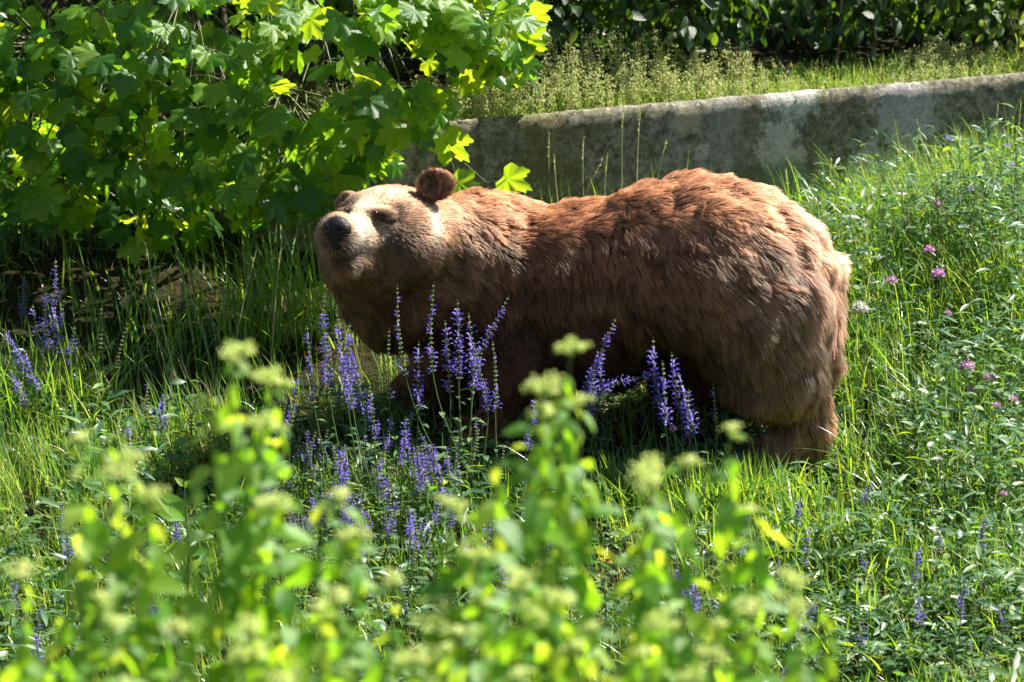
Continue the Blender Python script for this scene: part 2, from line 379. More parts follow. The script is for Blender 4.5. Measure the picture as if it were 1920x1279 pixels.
# head
hf = norm(np.array([-.43, -.89, .15])); hl = norm(np.array([.90, -.43, .05])); hu = norm(np.cross(hl, hf)); hu = hu*np.sign(hu[2]); hl = norm(hl - (hl@hf)*hf)
HC = P(706, 424, .02)
def H(f, l, u): return HC + hf*f + hl*l + hu*u
HEAD = [
    (('e', H(-.03, 0, -.010), np.array([.138, .15, .112])), .07), (('e', H(-.09, .05, -.035), np.array([.15, .15, .12])), .09),
    (('c', H(.00, .050, .045), H(.10, .0, .014), .060, .054), .04),
    (('c', H(.00, -.060, .030), H(.10, .0, .014), .060, .054), .04),
    (('c', H(.08, 0, -.040), H(.262, 0, -.026), .078, .058), .03),
    (('c', H(.12, 0, -.020), H(.272, 0, .002), .054, .046), .03),
    (('c', H(.05, 0, -.105), H(.235, 0, -.098), .068, .042), .02),
    (('e', H(-.03, .10, -.075), np.array([.085, .08, .085])), .06), (('e', H(-.02, -.10, -.065), np.array([.08, .08, .085])), .06),
    (('e', H(.098, .068, .046), np.array([.044, .036, .019])), .018), (('e', H(.098, -.068, .046), np.array([.040, .034, .017])), .02),
]
EARN = P(815, 348, .06); EARF = P(652, 381, .16)
def sd(p, s):
    if s[0] == 'e':
        q = p - s[1]; k0 = np.linalg.norm(q/s[2], axis=1); k1 = np.linalg.norm(q/s[2]**2, axis=1)
        return k0*(k0-1)/np.maximum(k1, 1e-6)
    a, b = s[1], s[2]; ab = b-a; t = np.clip(((p-a)@ab)/(ab@ab), 0, 1)
    return np.linalg.norm(p - a - t[:, None]*ab, axis=1) - (s[3] + (s[4]-s[3])*t)
ear_n = norm(np.array([-.15, -.95, .1]))        # cup of the near ear opens towards the camera
EYEP = {s_: H(.125, s_*.062, .028) for s_ in (-1, 1)}
def bear_f(p):
    d = sd(p, BODY[0][0])
    for s, k in BODY[1:]: d = smin(d, sd(p, s), k)
    for s, k in LEGS: d = smin(d, sd(p, s), k)
    d2 = sd(p, HEAD[0][0])
    for s, k in HEAD[1:]: d2 = smin(d2, sd(p, s), k)
    for s, r in ((EARN, .053), (EARF, .032)):
        q = p - s; e = sd(p, ('e', s, np.array([r*1.05, .026, r*1.08]))); cup = np.linalg.norm(p - (s + ear_n*.030 + np.array([0, 0, .004])), axis=1) - r*.74
        e = np.maximum(e, -cup); d2 = smin(d2, e, .022)
    d2 = np.maximum(d2, -(sd(p, ('c', H(.296, 0, -.073), H(.22, .058, -.075), .007, .005))))
    for sg in (-1, 1): d2 = d2 + .018*np.exp(-.5*((p - EYEP[sg])**2).sum(1)/.020**2)
    d = smin(d, d2, .11)
    d = d + (.012*vnoise(p, 6, 9) + .008*vnoise(p, 16, 10))*np.clip((p[:, 0] + .35)/.2, 0, 1)
    return d
lo = np.array([-.85, -.46, -.08]); hi = np.array([1.25, .82, 1.18])
BV, BF = surface_nets(bear_f, lo, hi, .0125)
bear = empty('brown_bear', (hx-.4, .15, gh(hx-.4, .15)))
tag(bear, 'brown bear standing among the flowers with its head turned and eyes closed to the sun', 'bear')
bl = np.array(bear.location)
def bput(name, me, mat): 
    o = put(name, me, mat, bear); o.location = -Vector(bl); return o

# fur colouring: keys (point, sigma, colour); base is warm brown
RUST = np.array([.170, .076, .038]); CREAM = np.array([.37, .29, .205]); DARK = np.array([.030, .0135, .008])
def march(px, py):
    d = norm(ray(px, py)); t = DIST - 1.6
    for _ in range(90): t += float(bear_f((CAM + d*t)[None])[0])*.7
    return CAM + d*t
def fur_col(p):
    c = np.tile(RUST, (len(p), 1)); A = np.array
    def mixin(center, sig, col, amt):
        nonlocal c
        q = (p - center)/np.asarray(sig); wt = (amt*np.exp(-.5*(q**2).sum(1)))[:, None]; c = c*(1-wt) + A(col)*wt
    mixin(P(1540, 580, .0), (.22, .4, .34), (.30, .185, .120), .88)  # tan rump, lightened further so the colour carries some sunlight
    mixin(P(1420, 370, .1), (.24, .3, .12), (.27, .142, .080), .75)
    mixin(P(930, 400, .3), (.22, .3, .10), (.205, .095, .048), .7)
    mixin(P(1140, 600, .2), (.42, .5, .14), (.060, .028, .015), .88); mixin(P(1190, 710, .2), (.42, .5, .19), DARK*.8, .95)  # darker flank and belly fur, deepened to paint in the shade there
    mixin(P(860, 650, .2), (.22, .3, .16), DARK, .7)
    mixin(P(1500, 780, .0), (.10, .2, .17), (.25, .13, .08), .85)
    mixin(P(850, 450, .1), (.10, .3, .12), (.19, .105, .060), .85)
    mixin(H(.0, .03, .0), (.13, .13, .12), (.19, .115, .070), .92)
    mixin(MK['temple'], (.055, .10, .026), (.090, .045, .025), .92)
    mixin(MK['cheek'], (.05, .08, .045), (.085, .046, .027), .85)
    mixin(H(.11, 0, .045), (.05, .032, .04), CREAM, .95)
    mixin(H(.04, .02, .10), (.08, .07, .028), CREAM*.75, .6)
    mixin(H(.20, .02, -.01), (.06, .06, .045), CREAM, .9)
    mixin(MK['snout'], (.035, .06, .045), CREAM, .95)  # cream muzzle, sun-facing side painted paler than the other
    mixin(H(.15, .0, -.11), (.06, .08, .035), (.17, .10, .06), .7)
    mixin(P(770, 495, -.05), (.07, .2, .06), (.06, .032, .018), .8)  # brown under jaw and throat, their shade also mixed into the colour
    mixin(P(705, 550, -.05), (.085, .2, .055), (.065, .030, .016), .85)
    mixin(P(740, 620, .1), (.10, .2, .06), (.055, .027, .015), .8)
    mixin(MK['farside'], (.020, .06, .05), (.12, .070, .042), .9)
    mixin(MK['near'], (.028, .03, .009), DARK*.3, .99)
    mixin(MK['near'] + A([.018, 0, -.010]), (.036, .04, .013), DARK, .7)
    mixin(MK['far'], (.018, .03, .010), DARK*.35, .97)
    mixin(MK['far'] + A([-.022, 0, -.006]), (.032, .05, .02), DARK*1.6, .75)
    mixin(MK['ruff'], (.013, .05, .045), CREAM*1.25, .97)
    mixin(MK['mouth'], (.034, .05, .030), DARK*.35, .97)
    mixin(EARN, (.055, .05, .06), (.20, .10, .062), .85)
    mixin(EARN + A([-.006, -.03, -.004]), (.030, .03, .030), (.070, .034, .021), .8)
    mixin(EARF, (.045, .05, .05), (.18, .11, .07), .8)
    mixin(P(640, 570, .15), (.05, .2, .10), (.13, .075, .045), .6)
    return np.minimum(c*2.55, .88)
MK = dict(near=march(704, 400), far=march(649, 394), ruff=march(803, 412), mouth=march(640, 472), farside=march(603, 440), temple=march(745, 398), cheek=march(742, 462), snout=march(676, 436))
m_skin = None
def skin_mat():
    m, N, L, b = newmat('bear_skin'); b.inputs['Roughness'].default_value = .9; b.inputs['Specular IOR Level'].default_value = .1
    a = N.new('ShaderNodeAttribute'); a.attribute_name = 'fcol'; L.new(a.outputs['Color'], b.inputs['Base Color']); return m
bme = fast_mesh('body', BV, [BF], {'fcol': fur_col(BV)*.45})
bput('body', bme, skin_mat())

def build_fur(NS=280000):
    me = bme; nv = len(me.vertices)
    VN = np.empty(nv*3, np.float32); me.vertices.foreach_get('normal', VN); VN = VN.reshape(-1, 3)
    cen = BV.mean(0); 
    T = np.concatenate([BF[:, [0, 1, 2]], BF[:, [0, 2, 3]]])
    A = BV[T]; cr = np.cross(A[:, 1]-A[:, 0], A[:, 2]-A[:, 0]); area = np.linalg.norm(cr, axis=1)/2
    tc = A.mean(1); tn = VN[T].mean(1)
    hd = np.exp(-.5*((tc - H(.05, 0, 0))**2).sum(1)/.17**2)
    wt = area*(1 + 2.2*hd)*np.where(tn[:, 1] > .45, .25, 1)*np.where(tc[:, 2] < .25, .6, 1)
    ti = rng.choice(len(T), NS, p=wt/wt.sum()); u = rng.random((NS, 2)); fl = u.sum(1) > 1; u[fl] = 1-u[fl]
    bc = np.stack([1-u.sum(1), u[:, 0], u[:, 1]], -1)
    root = (A[ti]*bc[..., None]).sum(1); n = norm((VN[T[ti]]*bc[..., None]).sum(1))
    eps = .004
    g = np.stack([bear_f(root + np.eye(3)[k]*eps) - bear_f(root - np.eye(3)[k]*eps) for k in range(3)], -1)
    n = norm(norm(g)*.7 + n*.3) if (norm(g)*n).sum(1).mean() > 0 else norm(g)
    hb = -hf
    keys = [(H(.24, 0, 0), hb, 1), (H(.12, 0, .07), hb + [0, 0, .1], 1), (H(.05, .1, 0), hb*.8 + [0, 0, -.3], 1), (H(.05, -.1, 0), hb*.3 + [0, 0, -.6], 1), (H(-.02, 0, .12), hb, 1),
            (H(.1, 0, -.12), hb*.5 + [0, 0, -.7], 1), (EARN, [0, .1, 1], 1.0), (EARF, [0, .1, 1], 1.0),
            (P(810, 460, .1), [.7, .2, -.6], 1), (P(640, 540, .1), [.2, .2, -1], 1), (P(720, 620, .1), [.4, .1, -1], 1),
            (P(930, 380, .3), [1, 0, .05], 1), (P(900, 500, .1), [.7, 0, -.7], 1), (P(950, 620, .1), [.3, 0, -1], 1), (P(1080, 400, .2), [1, 0, -.05], 1),
            (P(1100, 520, .0), [.5, 0, -.8], 1), (P(1120, 680, .1), [.3, 0, -1], 1), (P(1300, 340, .1), [1, -.1, .0], 1), (P(1280, 480, -.1), [.7, 0, -.7], 1),
            (P(1420, 380, .0), [1, -.1, -.35], 1), (P(1400, 520, -.2), [.75, 0, -.7], 1), (P(1530, 480, .0), [.5, 0, -.9], 1), (P(1570, 600, .1), [.15, 0, -1], 1),
            (P(1450, 660, -.2), [.35, 0, -1], 1), (P(1350, 650, -.1), [.45, 0, -.8], 1), (P(1520, 780, .0), [.1, 0, -1], 1)]
    flow = np.zeros((NS, 3)); ws = 0
    for kp, kd, kk in keys:
        wv = 1/(((root-kp)**2).sum(1) + .0015)**2; flow += wv[:, None]*norm(np.array(kd, float)); ws = ws + wv
    flow = norm(flow/ws[:, None])
    sw = np.stack([vnoise(root, 9, 11+k) for k in range(3)], -1)*.26 + np.stack([vnoise(root, 26, 21+k) for k in range(3)], -1)*.34
    bodyf = np.clip(np.linalg.norm(root - H(.05, 0, 0), axis=1)/.22 - .6, 0, 1)
    flow = flow + sw*(.25 + .9*bodyf)[:, None]
    flow = norm(flow - (flow*n).sum(1, keepdims=True)*n)
    # length
    L = np.full(NS, .052)
    def lk(c, s, v):
        nonlocal L
        wv = np.exp(-.5*(((root-c)/s)**2).sum(1)); L = L*(1-wv) + v*wv
    lk(P(1500, 580, 0), np.array([.28, .4, .35]), .072); lk(P(1420, 350, .1), np.array([.2, .3, .12]), .065)
    lk(P(900, 480, .1), np.array([.18, .3, .2]), .042)
    lk(H(-.02, 0, 0), np.array([.16, .17, .14]), .027); lk(P(770, 500, -.05), np.array([.09, .2, .07]), .042); lk(H(.12, 0, .03), np.array([.08]*3), .011); lk(H(.2, 0, -.02), np.array([.07]*3), .007)
    lk(MK['near'], np.array([.026]*3), .007); lk(MK['far'], np.array([.022]*3), .007); lk(MK['ruff'], np.array([.02, .03, .04]), .035)
    lk(EARN, np.array([.05]*3), .011); lk(EARF, np.array([.05]*3), .015)
    L = np.where(root[:, 2] < .3, L*.7, L)
    L *= rng.uniform(.7, 1.15, NS)*(1 + .42*vnoise(root, 15, 31)*bodyf)
    K = 5; t = np.linspace(0, 1, K)[None, :, None]
    jit = rng.normal(0, .13, (NS, 1, 3)); lift = (.6 + .75*vnoise(root, 17, 41)*bodyf)[:, None, None]
    d0 = norm(n[:, None]*lift + flow[:, None]*.75 + jit)
    pts = root[:, None] + L[:, None, None]*(t*d0 + t*t*.38*(flow[:, None]*1.0 - n[:, None]*.55) + t*t*.12*np.array([0, 0, -1.]))
    # clumps
    M = NS//26; ci = rng.choice(NS, M, replace=False); kd = kdtree.KDTree(M)
    for a_, b_ in enumerate(ci): kd.insert(root[b_], a_)
    kd.balance(); near = np.array([kd.find(q)[1] for q in root.tolist()])
    cp = pts[ci][near]; cs = (.52*bodyf*rng.uniform(.5, 1.15, NS))[:, None, None]
    pts = pts + (cp - pts)*cs*t**1.3
    hc = bpy.data.hair_curves.new('fur'); hc.add_curves([K]*NS)
    hc.attributes['position'].data.foreach_set('vector', pts.astype(np.float32).ravel()) if 'position' in hc.attributes else hc.points.foreach_set('position', pts.astype(np.float32).ravel())
    ra = hc.attributes.get('radius') or hc.attributes.new('radius', 'FLOAT', 'POINT')
    rr = (np.array([.0012, .00115, .00095, .0006, .00015])[None]*(.5 + .5*np.clip(L/.04, .45, 1.2))[:, None]).astype(np.float32)
    ra.data.foreach_set('value', rr.ravel())
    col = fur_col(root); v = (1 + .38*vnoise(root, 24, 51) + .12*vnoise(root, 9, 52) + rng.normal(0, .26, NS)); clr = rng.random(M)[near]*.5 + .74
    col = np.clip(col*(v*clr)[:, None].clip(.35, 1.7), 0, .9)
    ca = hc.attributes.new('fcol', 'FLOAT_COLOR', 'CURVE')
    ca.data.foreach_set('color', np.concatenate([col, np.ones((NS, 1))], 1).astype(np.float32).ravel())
    sn = norm(n + .42*norm(pts[:, 3] - pts[:, 1]) + .45*np.stack([vnoise(root, 30, 71+k) for k in range(3)], -1) + rng.normal(0, .12, (NS, 3)))
    na = hc.attributes.new('snrm', 'FLOAT_VECTOR', 'CURVE'); na.data.foreach_set('vector', sn.astype(np.float32).ravel())
    m = bpy.data.materials.new('bear_fur'); m.use_nodes = True; N = m.node_tree.nodes; Lk = m.node_tree.links; N.remove(N['Principled BSDF'])
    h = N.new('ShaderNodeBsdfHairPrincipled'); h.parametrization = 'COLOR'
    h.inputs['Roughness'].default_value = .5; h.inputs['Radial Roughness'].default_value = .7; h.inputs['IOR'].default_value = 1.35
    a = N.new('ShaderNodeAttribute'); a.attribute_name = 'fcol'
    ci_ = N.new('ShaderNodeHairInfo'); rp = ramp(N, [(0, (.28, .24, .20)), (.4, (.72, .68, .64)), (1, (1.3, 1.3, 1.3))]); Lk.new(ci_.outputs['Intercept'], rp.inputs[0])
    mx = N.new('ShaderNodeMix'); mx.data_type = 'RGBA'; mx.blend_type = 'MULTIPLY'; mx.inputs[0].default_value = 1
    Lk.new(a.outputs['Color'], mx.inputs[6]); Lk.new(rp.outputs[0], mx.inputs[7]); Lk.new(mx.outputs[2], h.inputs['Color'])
    df = N.new('ShaderNodeBsdfDiffuse'); Lk.new(mx.outputs[2], df.inputs['Color'])
    an = N.new('ShaderNodeAttribute'); an.attribute_name = 'snrm'; Lk.new(an.outputs['Vector'], df.inputs['Normal'])
    ms = N.new('ShaderNodeMixShader'); ms.inputs[0].default_value = .76
    Lk.new(h.outputs[0], ms.inputs[1]); Lk.new(df.outputs[0], ms.inputs[2]); Lk.new(ms.outputs[0], N['Material Output'].inputs[0])
    hc.materials.append(m)
    o = bpy.data.objects.new('fur', hc); COL.objects.link(o); o.parent = bear; o.location = -Vector(bl); o['kind'] = 'stuff'
build_fur()
# nose, mouth, eyes, claws
NC = H(.316, .008, .004)
def nose_f(p):
    q = p - NC; a, b, c = q@hf, q@hl, q@hu
    d = sd(np.stack([a, b, c], -1), ('e', np.array([-.006, 0, .004]), np.array([.030, .054, .045])))
    d = smin(d, sd(np.stack([a, b, c], -1), ('e', np.array([-.006, 0, -.040]), np.array([.022, .028, .036]))), .014)
    for s in (-1, 1):
        d = np.maximum(d, -sd(np.stack([a, b, c], -1), ('e', np.array([.024, s*.024, .0]), np.array([.016, .011, .009]))))
    return d
V, F = surface_nets(nose_f, NC-.07, NC+.07, .003)
m_nose = plain('nose_pad', (.010, .008, .008), .45, .4, (.005, .004, .004), 160)
bput('nose', fast_mesh('nose', V, [F]), m_nose)
mb = MB()
for s in (-1, 1): mb.tube([H(.300, 0, -.068), H(.288, s*.024, -.073), H(.256, s*.046, -.076), H(.205, s*.062, -.073)], [.012, .012, .009, .003], 8)
mb.tube([H(.308, 0, -.04), H(.301, 0, -.07)], [.010, .012], 6)
bput('mouth', mb.mesh('mouth'), plain('lip_skin', (.022, .016, .015), .5, .4))
for s in (-1, 1):
    c = MK['near' if s > 0 else 'far'] + norm(ray(700, 400))*.007
    def ef(p): return np.linalg.norm(p-c, axis=1) - .009
    V, F = surface_nets(ef, c-.02, c+.02, .002)
    bput('eye', fast_mesh('eye', V, [F]), plain('eye_dark', (.015, .01, .008), .15, .7))
for (fx, fy) in ((hx-.225, -.05), (-.19, .10)):
    for k in range(5):
        mb = MB(); y = fy + (k-2)*.022; x = fx + abs(k-2)*.006
        mb.tube([(x, y, gh(fx, fy)+.045), (x-.025, y, gh(fx, fy)+.04), (x-.05, y, gh(fx, fy)+.015)], [.007, .006, .0015], 6)
        bput('claw', mb.mesh('claw'), m_palebark)

# ------------------------------------------------------------------ leaf templates
def maple_tmpl(seed=0):
    r_ = np.random.default_rng(seed)
    half = [(0, 1.0), (5, .86), (11, .86), (17, .70), (25, .58), (33, .72), (39, .74), (44, .86), (50, .93), (57, .80), (64, .78), (72, .58), (80, .62), (90, .62), (101, .66), (112, .52), (130, .42), (154, .18)]
    o = [(a, r) for a, r in half] + [(-a, r) for a, r in half[:0:-1]]
    V = [(0, 0, 0)]
    for a, r in o:
        a = R(a + r_.normal(0, 1.5)); r = r*(1 + r_.normal(0, .04)); V.append((math.sin(a)*r, math.cos(a)*r, 0))
    mid = [(a, r*.5) for a, r in o]
    V = np.array(V); n = len(o)
    M_ = np.array([(math.sin(R(a))*r, math.cos(R(a))*r, 0) for a, r in mid])
    V = np.concatenate([V, M_])
    rr = np.hypot(V[:, 0], V[:, 1]); ang = np.arctan2(V[:, 0], V[:, 1])
    V[:, 2] = -.22*rr**2 + .07*rr*np.cos(ang*7.2) + .10*np.abs(V[:, 0]) + r_.normal(0, .012, len(V))*rr
    V[:, :2] *= .62
    F3 = [(0, 1+n+i, 1+n+(i+1) % n) for i in range(n)]
    F4 = [(1+n+i, 1+i, 1+(i+1) % n, 1+n+(i+1) % n) for i in range(n)]
    V[:, 2] *= .62
    return V, [np.array(F3)[:, ::-1], np.array(F4)[:, ::-1]]
def ovate_tmpl(w=.28, st=5, fold=.25, droop=.25, teeth=0):
    t = np.linspace(0, 1, st); hw = w*np.sin(np.pi*t**.8)**.85; hw[0] = .02; hw[-1] = .0
    V = []
    for k in range(st):
        z = -droop*t[k]**2
        V += [(-hw[k], t[k], z + hw[k]*fold), (0, t[k], z), (hw[k], t[k], z + hw[k]*fold)]
    F = []
    for k in range(st-1):
        a = 3*k; F += [(a, a+1, a+4, a+3), (a+1, a+2, a+5, a+4)]
    return np.array(V, float), [np.array(F)]
MT = [maple_tmpl(s) for s in range(4)]
OT = ovate_tmpl()
def rand_unit(n): return norm(rng.normal(0, 1, (n, 3)))

# ------------------------------------------------------------------ maples
def tree_limb(mb, a, b, r0, r1, n=6, wob=.06, tint=0.3):
    a = np.array(a); b = np.array(b); t = np.linspace(0, 1, n)[:, None]
    p = a + (b-a)*t + rng.normal(0, wob, (n, 3))*np.sin(np.pi*t)*np.linalg.norm(b-a) * .5
    mb.tube(p, np.linspace(r0, r1, n), 6); return p
def maple_bush(center, rad, base, nnodes, label, nparts=300, lsize=(.09, .17), inside=None):
    center = np.array(center); rad = np.array(rad)
    root = empty('maple_tree', base); tag(root, label, 'maple'); bl_ = np.array(base)
    mb = MB(); limbs = []
    tp = tree_limb(mb, (0, 0, -.1), (center - bl_)*[.6, .6, .5], .035, .025, 7, .04)
    for k in range(11):
        th = k/11*2*math.pi; e = (center-bl_) + rad*np.array([math.cos(th)*.6, math.sin(th)*.6, rng.uniform(-.2, .5)])
        limbs.append(tree_limb(mb, tp[rng.integers(2, 7)], e, .016, .006, 8, .05))
    put('trunk', mb.mesh('trunk'), m_bark, root)
    LP = np.concatenate(limbs)
    tw = MB(); pos = []; out = []
    while len(pos) < nnodes:
        v = rand_unit(1)[0]; rr = rng.uniform(.45, 1.0)**.6; q = center + rad*v*rr
        if q[2] < gh(q[0], q[1]) + .35: continue
        if inside is not None and not inside(q): continue
        pos.append(q); out.append(norm((q-center)/rad))
    pos = np.array(pos); out = np.array(out)
    allp, alln, ally, alls = [], [], [], []
    for q, o in zip(pos, out):
        ql = q - bl_; a = LP[np.argmin(((LP-ql)**2).sum(1))]; mid = (a+ql)/2 + rng.normal(0, .03, 3)
        tw.tube([a, mid, ql], [.005, .004, .0025], 4)
        for k in range(rng.integers(4, 8)):
            az = rng.uniform(0, 2*math.pi); d = norm(np.array([math.cos(az), math.sin(az), rng.uniform(-.5, .3)]) + o*.55)
            e = q + d*rng.uniform(.07, .14); tw.tube([ql, (ql+e-bl_)/2 + [0, 0, .008], e-bl_], [.0013, .0012, .0011], 3)
            nrm = norm(np.array([0, 0, 1.0]) + o*.45 + rng.normal(0, .30, 3) + np.array([0, -.4, 0])*rng.random()) if rng.random() < (.62 if o[2] < .2 else .42) else norm(np.array([rng.normal(-.2, .5), -1.0, rng.normal(.15, .3)]))
            allp.append(e-bl_); alln.append(nrm); ally.append(norm(d + np.array([0, 0, -.55]))); alls.append(rng.uniform(*lsize))
    allp, alln, ally, alls = map(np.array, (allp, alln, ally, alls))
    M = frames(allp, alln, ally, alls)
    t = put('twigs', tw.mesh('twigs'), m_twig, root); t['kind'] = 'stuff'
    wp = allp + bl_; px, py = PX(wp); inv = (px > -30) & (px < 1000) & (py > -20) & (py < 560)
    score = np.where(inv, -wp[:, 1] + alls*2, -99) + .15*rng.random(len(wp)); order = np.argsort(-score)
    parts = order[:nparts]; rest = order[nparts:]
    mes = [fast_mesh('leaf', *x) for x in MT]
    for x in mes: x.materials.append(m_maple_o)
    for k in parts:
        o = bpy.data.objects.new('leaf', mes[k % 4]); COL.objects.link(o); o.parent = root; o.matrix_local = to_mat(M[k])
    mb = MB(); tint = rng.random(len(M))
    for v in range(4):
        s = rest[rest % 4 == v]; mb.inst(MT[v], M[s], tint[s])
    f = put('foliage', mb.mesh('foliage'), m_maple_s, root); f['kind'] = 'stuff'
    return root
def crown_ok(q):
    px, py = PX(q)
    if py < -40: return q[0] < -.45 and q[1] > 1.2 and q[2] < 2.15
    if py > 495 - .14*max(px-0, 0): return False
    if px > 955: return False
    if px > 560 and py > np.interp(px, [580, 660, 750, 820, 975], [380, 325, 250, 165, 115]): return False
    return True
maple_bush((-1.05, 1.7, 1.45), (1.75, 1.0, 1.1), (-1.25, 1.9, gh(-1.25, 1.9)), 720, 'large broad-leaved maple bush with sunlit yellow-green top overhanging dark shade', inside=crown_ok)
m_shoot = leaf_mat('backlit_maple_leaf', [(0, (.12, .25, .03)), (1, (.2, .34, .04))], [(0, (.5, .75, .02)), (1, (.75, .85, .03))], .6, .4, .4, False)  # brighter copy of the maple leaf, backlit glow put into its colours
# young maple shoots between the wall and the bear
def sapling(basep, leaves, label):
    root = empty('maple_sapling', basep); tag(root, label, 'sapling', 'young maple shoots before the wall')
    b = np.array(basep); mb = MB(); top = np.mean([P(px, py, y) for px, py, y, s, *_ in leaves], 0) - b
    st = tree_limb(mb, (0, 0, -.03), top, .005, .003, 6, .05)
    L_ = []
    for (px, py, y, s, nd, yd) in leaves:
        e = P(px, py, y) - b; mb.tube([st[3 + len(L_) % 3], (st[4]+e)/2 + [0, 0, .01], e], [.002, .0016, .0015], 4)
        L_.append(frames(e[None], np.array([nd], float), np.array([yd], float), [s])[0])
    put('stem', mb.mesh('stem'), m_twig, root)
    me = fast_mesh('leaf', *MT[1]); me.materials.append(m_shoot)
    for M in L_: o = bpy.data.objects.new('leaf', me); COL.objects.link(o); o.parent = root; o.matrix_local = to_mat(M)
x0 = P(905, 400, 1.3); sapling((x0[0], 1.3, gh(x0[0], 1.3)), [(835, 262, 1.2, .20, (-.45, -1, .0), (.75, -.1, -.8)), (860, 345, 1.15, .15, (-.4, -1, .25), (1, -.1, -.15)), (950, 335, 1.1, .17, (-.5, -1, .15), (.9, -.1, -.45)), (822, 268, 1.35, .08, (0, -.3, 1), (-.5, .1, .4))], 'young maple shoot with yellow-green leaves before the wall beside the ear of the bear')

# ------------------------------------------------------------------ bushes behind the wall
def crown_mats(n, r, h, lsize, seed):
    v = rand_unit(n); rr = rng.uniform(.3, 1, n)**.5
    p = v*rr[:, None]*[r, r, h/2] + [0, 0, h/2]; p[:, 2] = np.maximum(p[:, 2], rng.uniform(.01, .2, n))
    o = norm(v*[1, 1, .8]); nd = norm(o*.6 + [0, -.15, .7] + rng.normal(0, .4, (n, 3))); yd = norm(o*.6 + rng.normal(0, .5, (n, 3)) + [0, 0, -.5])
    return p, frames(p, nd, yd, rng.uniform(*lsize, n))
def bush(x, y, r, h, n, nparts, label, mo, ms, group, lsize=(.05, .085), name='bush'):
    z = gh(x, y); root = empty(name, (x, y, z)); tag(root, label, 'bush', group)
    mb = MB()
    for k in range(7):
        th = k*.9; tree_limb(mb, (rng.normal(0, .04), rng.normal(0, .04), -.05), (math.cos(th)*r*.6, math.sin(th)*r*.6, h*rng.uniform(.5, .9)), .011, .003, 6, .08)
    put('stem', mb.mesh('stem'), m_bark, root)
    p, M = crown_mats(n, r, h, lsize, 0); wp = p + [x, y, z]; px, py = PX(wp)
    score = np.where((px > -20) & (px < 1940) & (py > -20), -wp[:, 1], -99); order = np.argsort(-score)
    me = fast_mesh('leaf', *OT); me.materials.append(mo)
    for k in order[:nparts]: o = bpy.data.objects.new('leaf', me); COL.objects.link(o); o.parent = root; o.matrix_local = to_mat(M[k])
    mb = MB(); mb.inst(OT, M[order[nparts:]], rng.random(len(order)-nparts)); f = put('foliage', mb.mesh('foliage'), ms, root); f['kind'] = 'stuff'
ordw = lambda k: 'first second third fourth fifth sixth seventh eighth'.split()[k]
HB = [(-.75, 'behind the arching maple leaves'), (-.05, 'behind the pale weeds where the wall begins'), (.6, 'behind the tallest seed heads on the wall'), (1.25, 'behind the wall above the rump of the bear'),
      (1.9, 'beside the slim pale trunk behind the wall'), (2.6, 'at the high end of the wall')]
for k, (x, w_) in enumerate(HB):
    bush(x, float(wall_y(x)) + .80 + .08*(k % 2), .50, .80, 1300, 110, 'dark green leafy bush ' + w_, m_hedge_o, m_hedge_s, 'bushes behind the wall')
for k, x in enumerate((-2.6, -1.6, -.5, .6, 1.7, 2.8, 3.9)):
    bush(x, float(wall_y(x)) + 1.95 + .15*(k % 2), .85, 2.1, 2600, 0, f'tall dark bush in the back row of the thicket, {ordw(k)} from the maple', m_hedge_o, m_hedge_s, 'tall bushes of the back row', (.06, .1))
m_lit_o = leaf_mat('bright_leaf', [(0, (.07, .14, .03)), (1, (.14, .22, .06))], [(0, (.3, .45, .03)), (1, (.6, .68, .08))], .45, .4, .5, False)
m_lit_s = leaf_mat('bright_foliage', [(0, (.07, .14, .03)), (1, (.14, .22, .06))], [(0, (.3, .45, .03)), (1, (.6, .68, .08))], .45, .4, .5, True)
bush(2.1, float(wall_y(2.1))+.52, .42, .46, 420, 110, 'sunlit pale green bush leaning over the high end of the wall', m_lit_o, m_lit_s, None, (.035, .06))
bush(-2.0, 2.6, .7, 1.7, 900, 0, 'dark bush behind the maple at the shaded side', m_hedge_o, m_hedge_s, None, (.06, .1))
# slim trunks
def slim(px, py, y, r, lean, label, h=2.6, mat=m_palebark):
    g = P(px, py, y); z = gh(g[0], y); mb = MB(); t = np.linspace(0, 1, 12)[:, None]
    root = empty('young_tree', (g[0], y, z)); tag(root, label, 'young tree', 'slim trunks behind the wall')
    p = np.array([0, 0, -.05]) + t*np.array([lean, 0, h]) + rng.normal(0, .006, (12, 3)); mb.tube(p, np.linspace(r, r*.6, 12), 8)
    put('trunk', mb.mesh('trunk'), mat, root)
    p2, M = crown_mats(160, .45, .7, (.05, .08), 0); M = M.copy(); M[:, :, 3] += [lean, 0, h-.5]
    mb = MB(); mb.inst(OT, M, rng.random(160)); f = put('crown', mb.mesh('crown'), m_hedge_s, root); f['kind'] = 'stuff'
    mb = MB()
    for k in range(6): mb.tube([p[7+k % 4], p[9] + rng.normal(0, .1, 3), p[-1] + rng.normal(0, .2, 3)], [r*.4, r*.25, .002], 4)
    b_ = put('twigs', mb.mesh('twigs'), mat, root); b_['kind'] = 'stuff'
slim(1637, 150, 3.05, .0105, .02, 'slim pale sunlit trunk rising behind the wall')
slim(1570, 150, 3.0, .005, .06, 'thin grey sapling stem close to the slim pale trunk')
slim(1735, 100, 3.4, .007, .25, 'thin pale stem leaning outward behind the wall')
for k, (px, r_) in enumerate(((1700, .05), (1790, .06), (1450, .04), (1130, .05))):
    slim(px, 30, 4.1 + .1*k, r_, .05, ['dark trunk in the shade just beyond the slim pale trunk', 'thick dark trunk in the shade behind the bright bush', 'dark trunk in the shade over the rump of the bear', 'dark trunk in the shade over the saddle of the bear'][k], 3.5, m_bark)

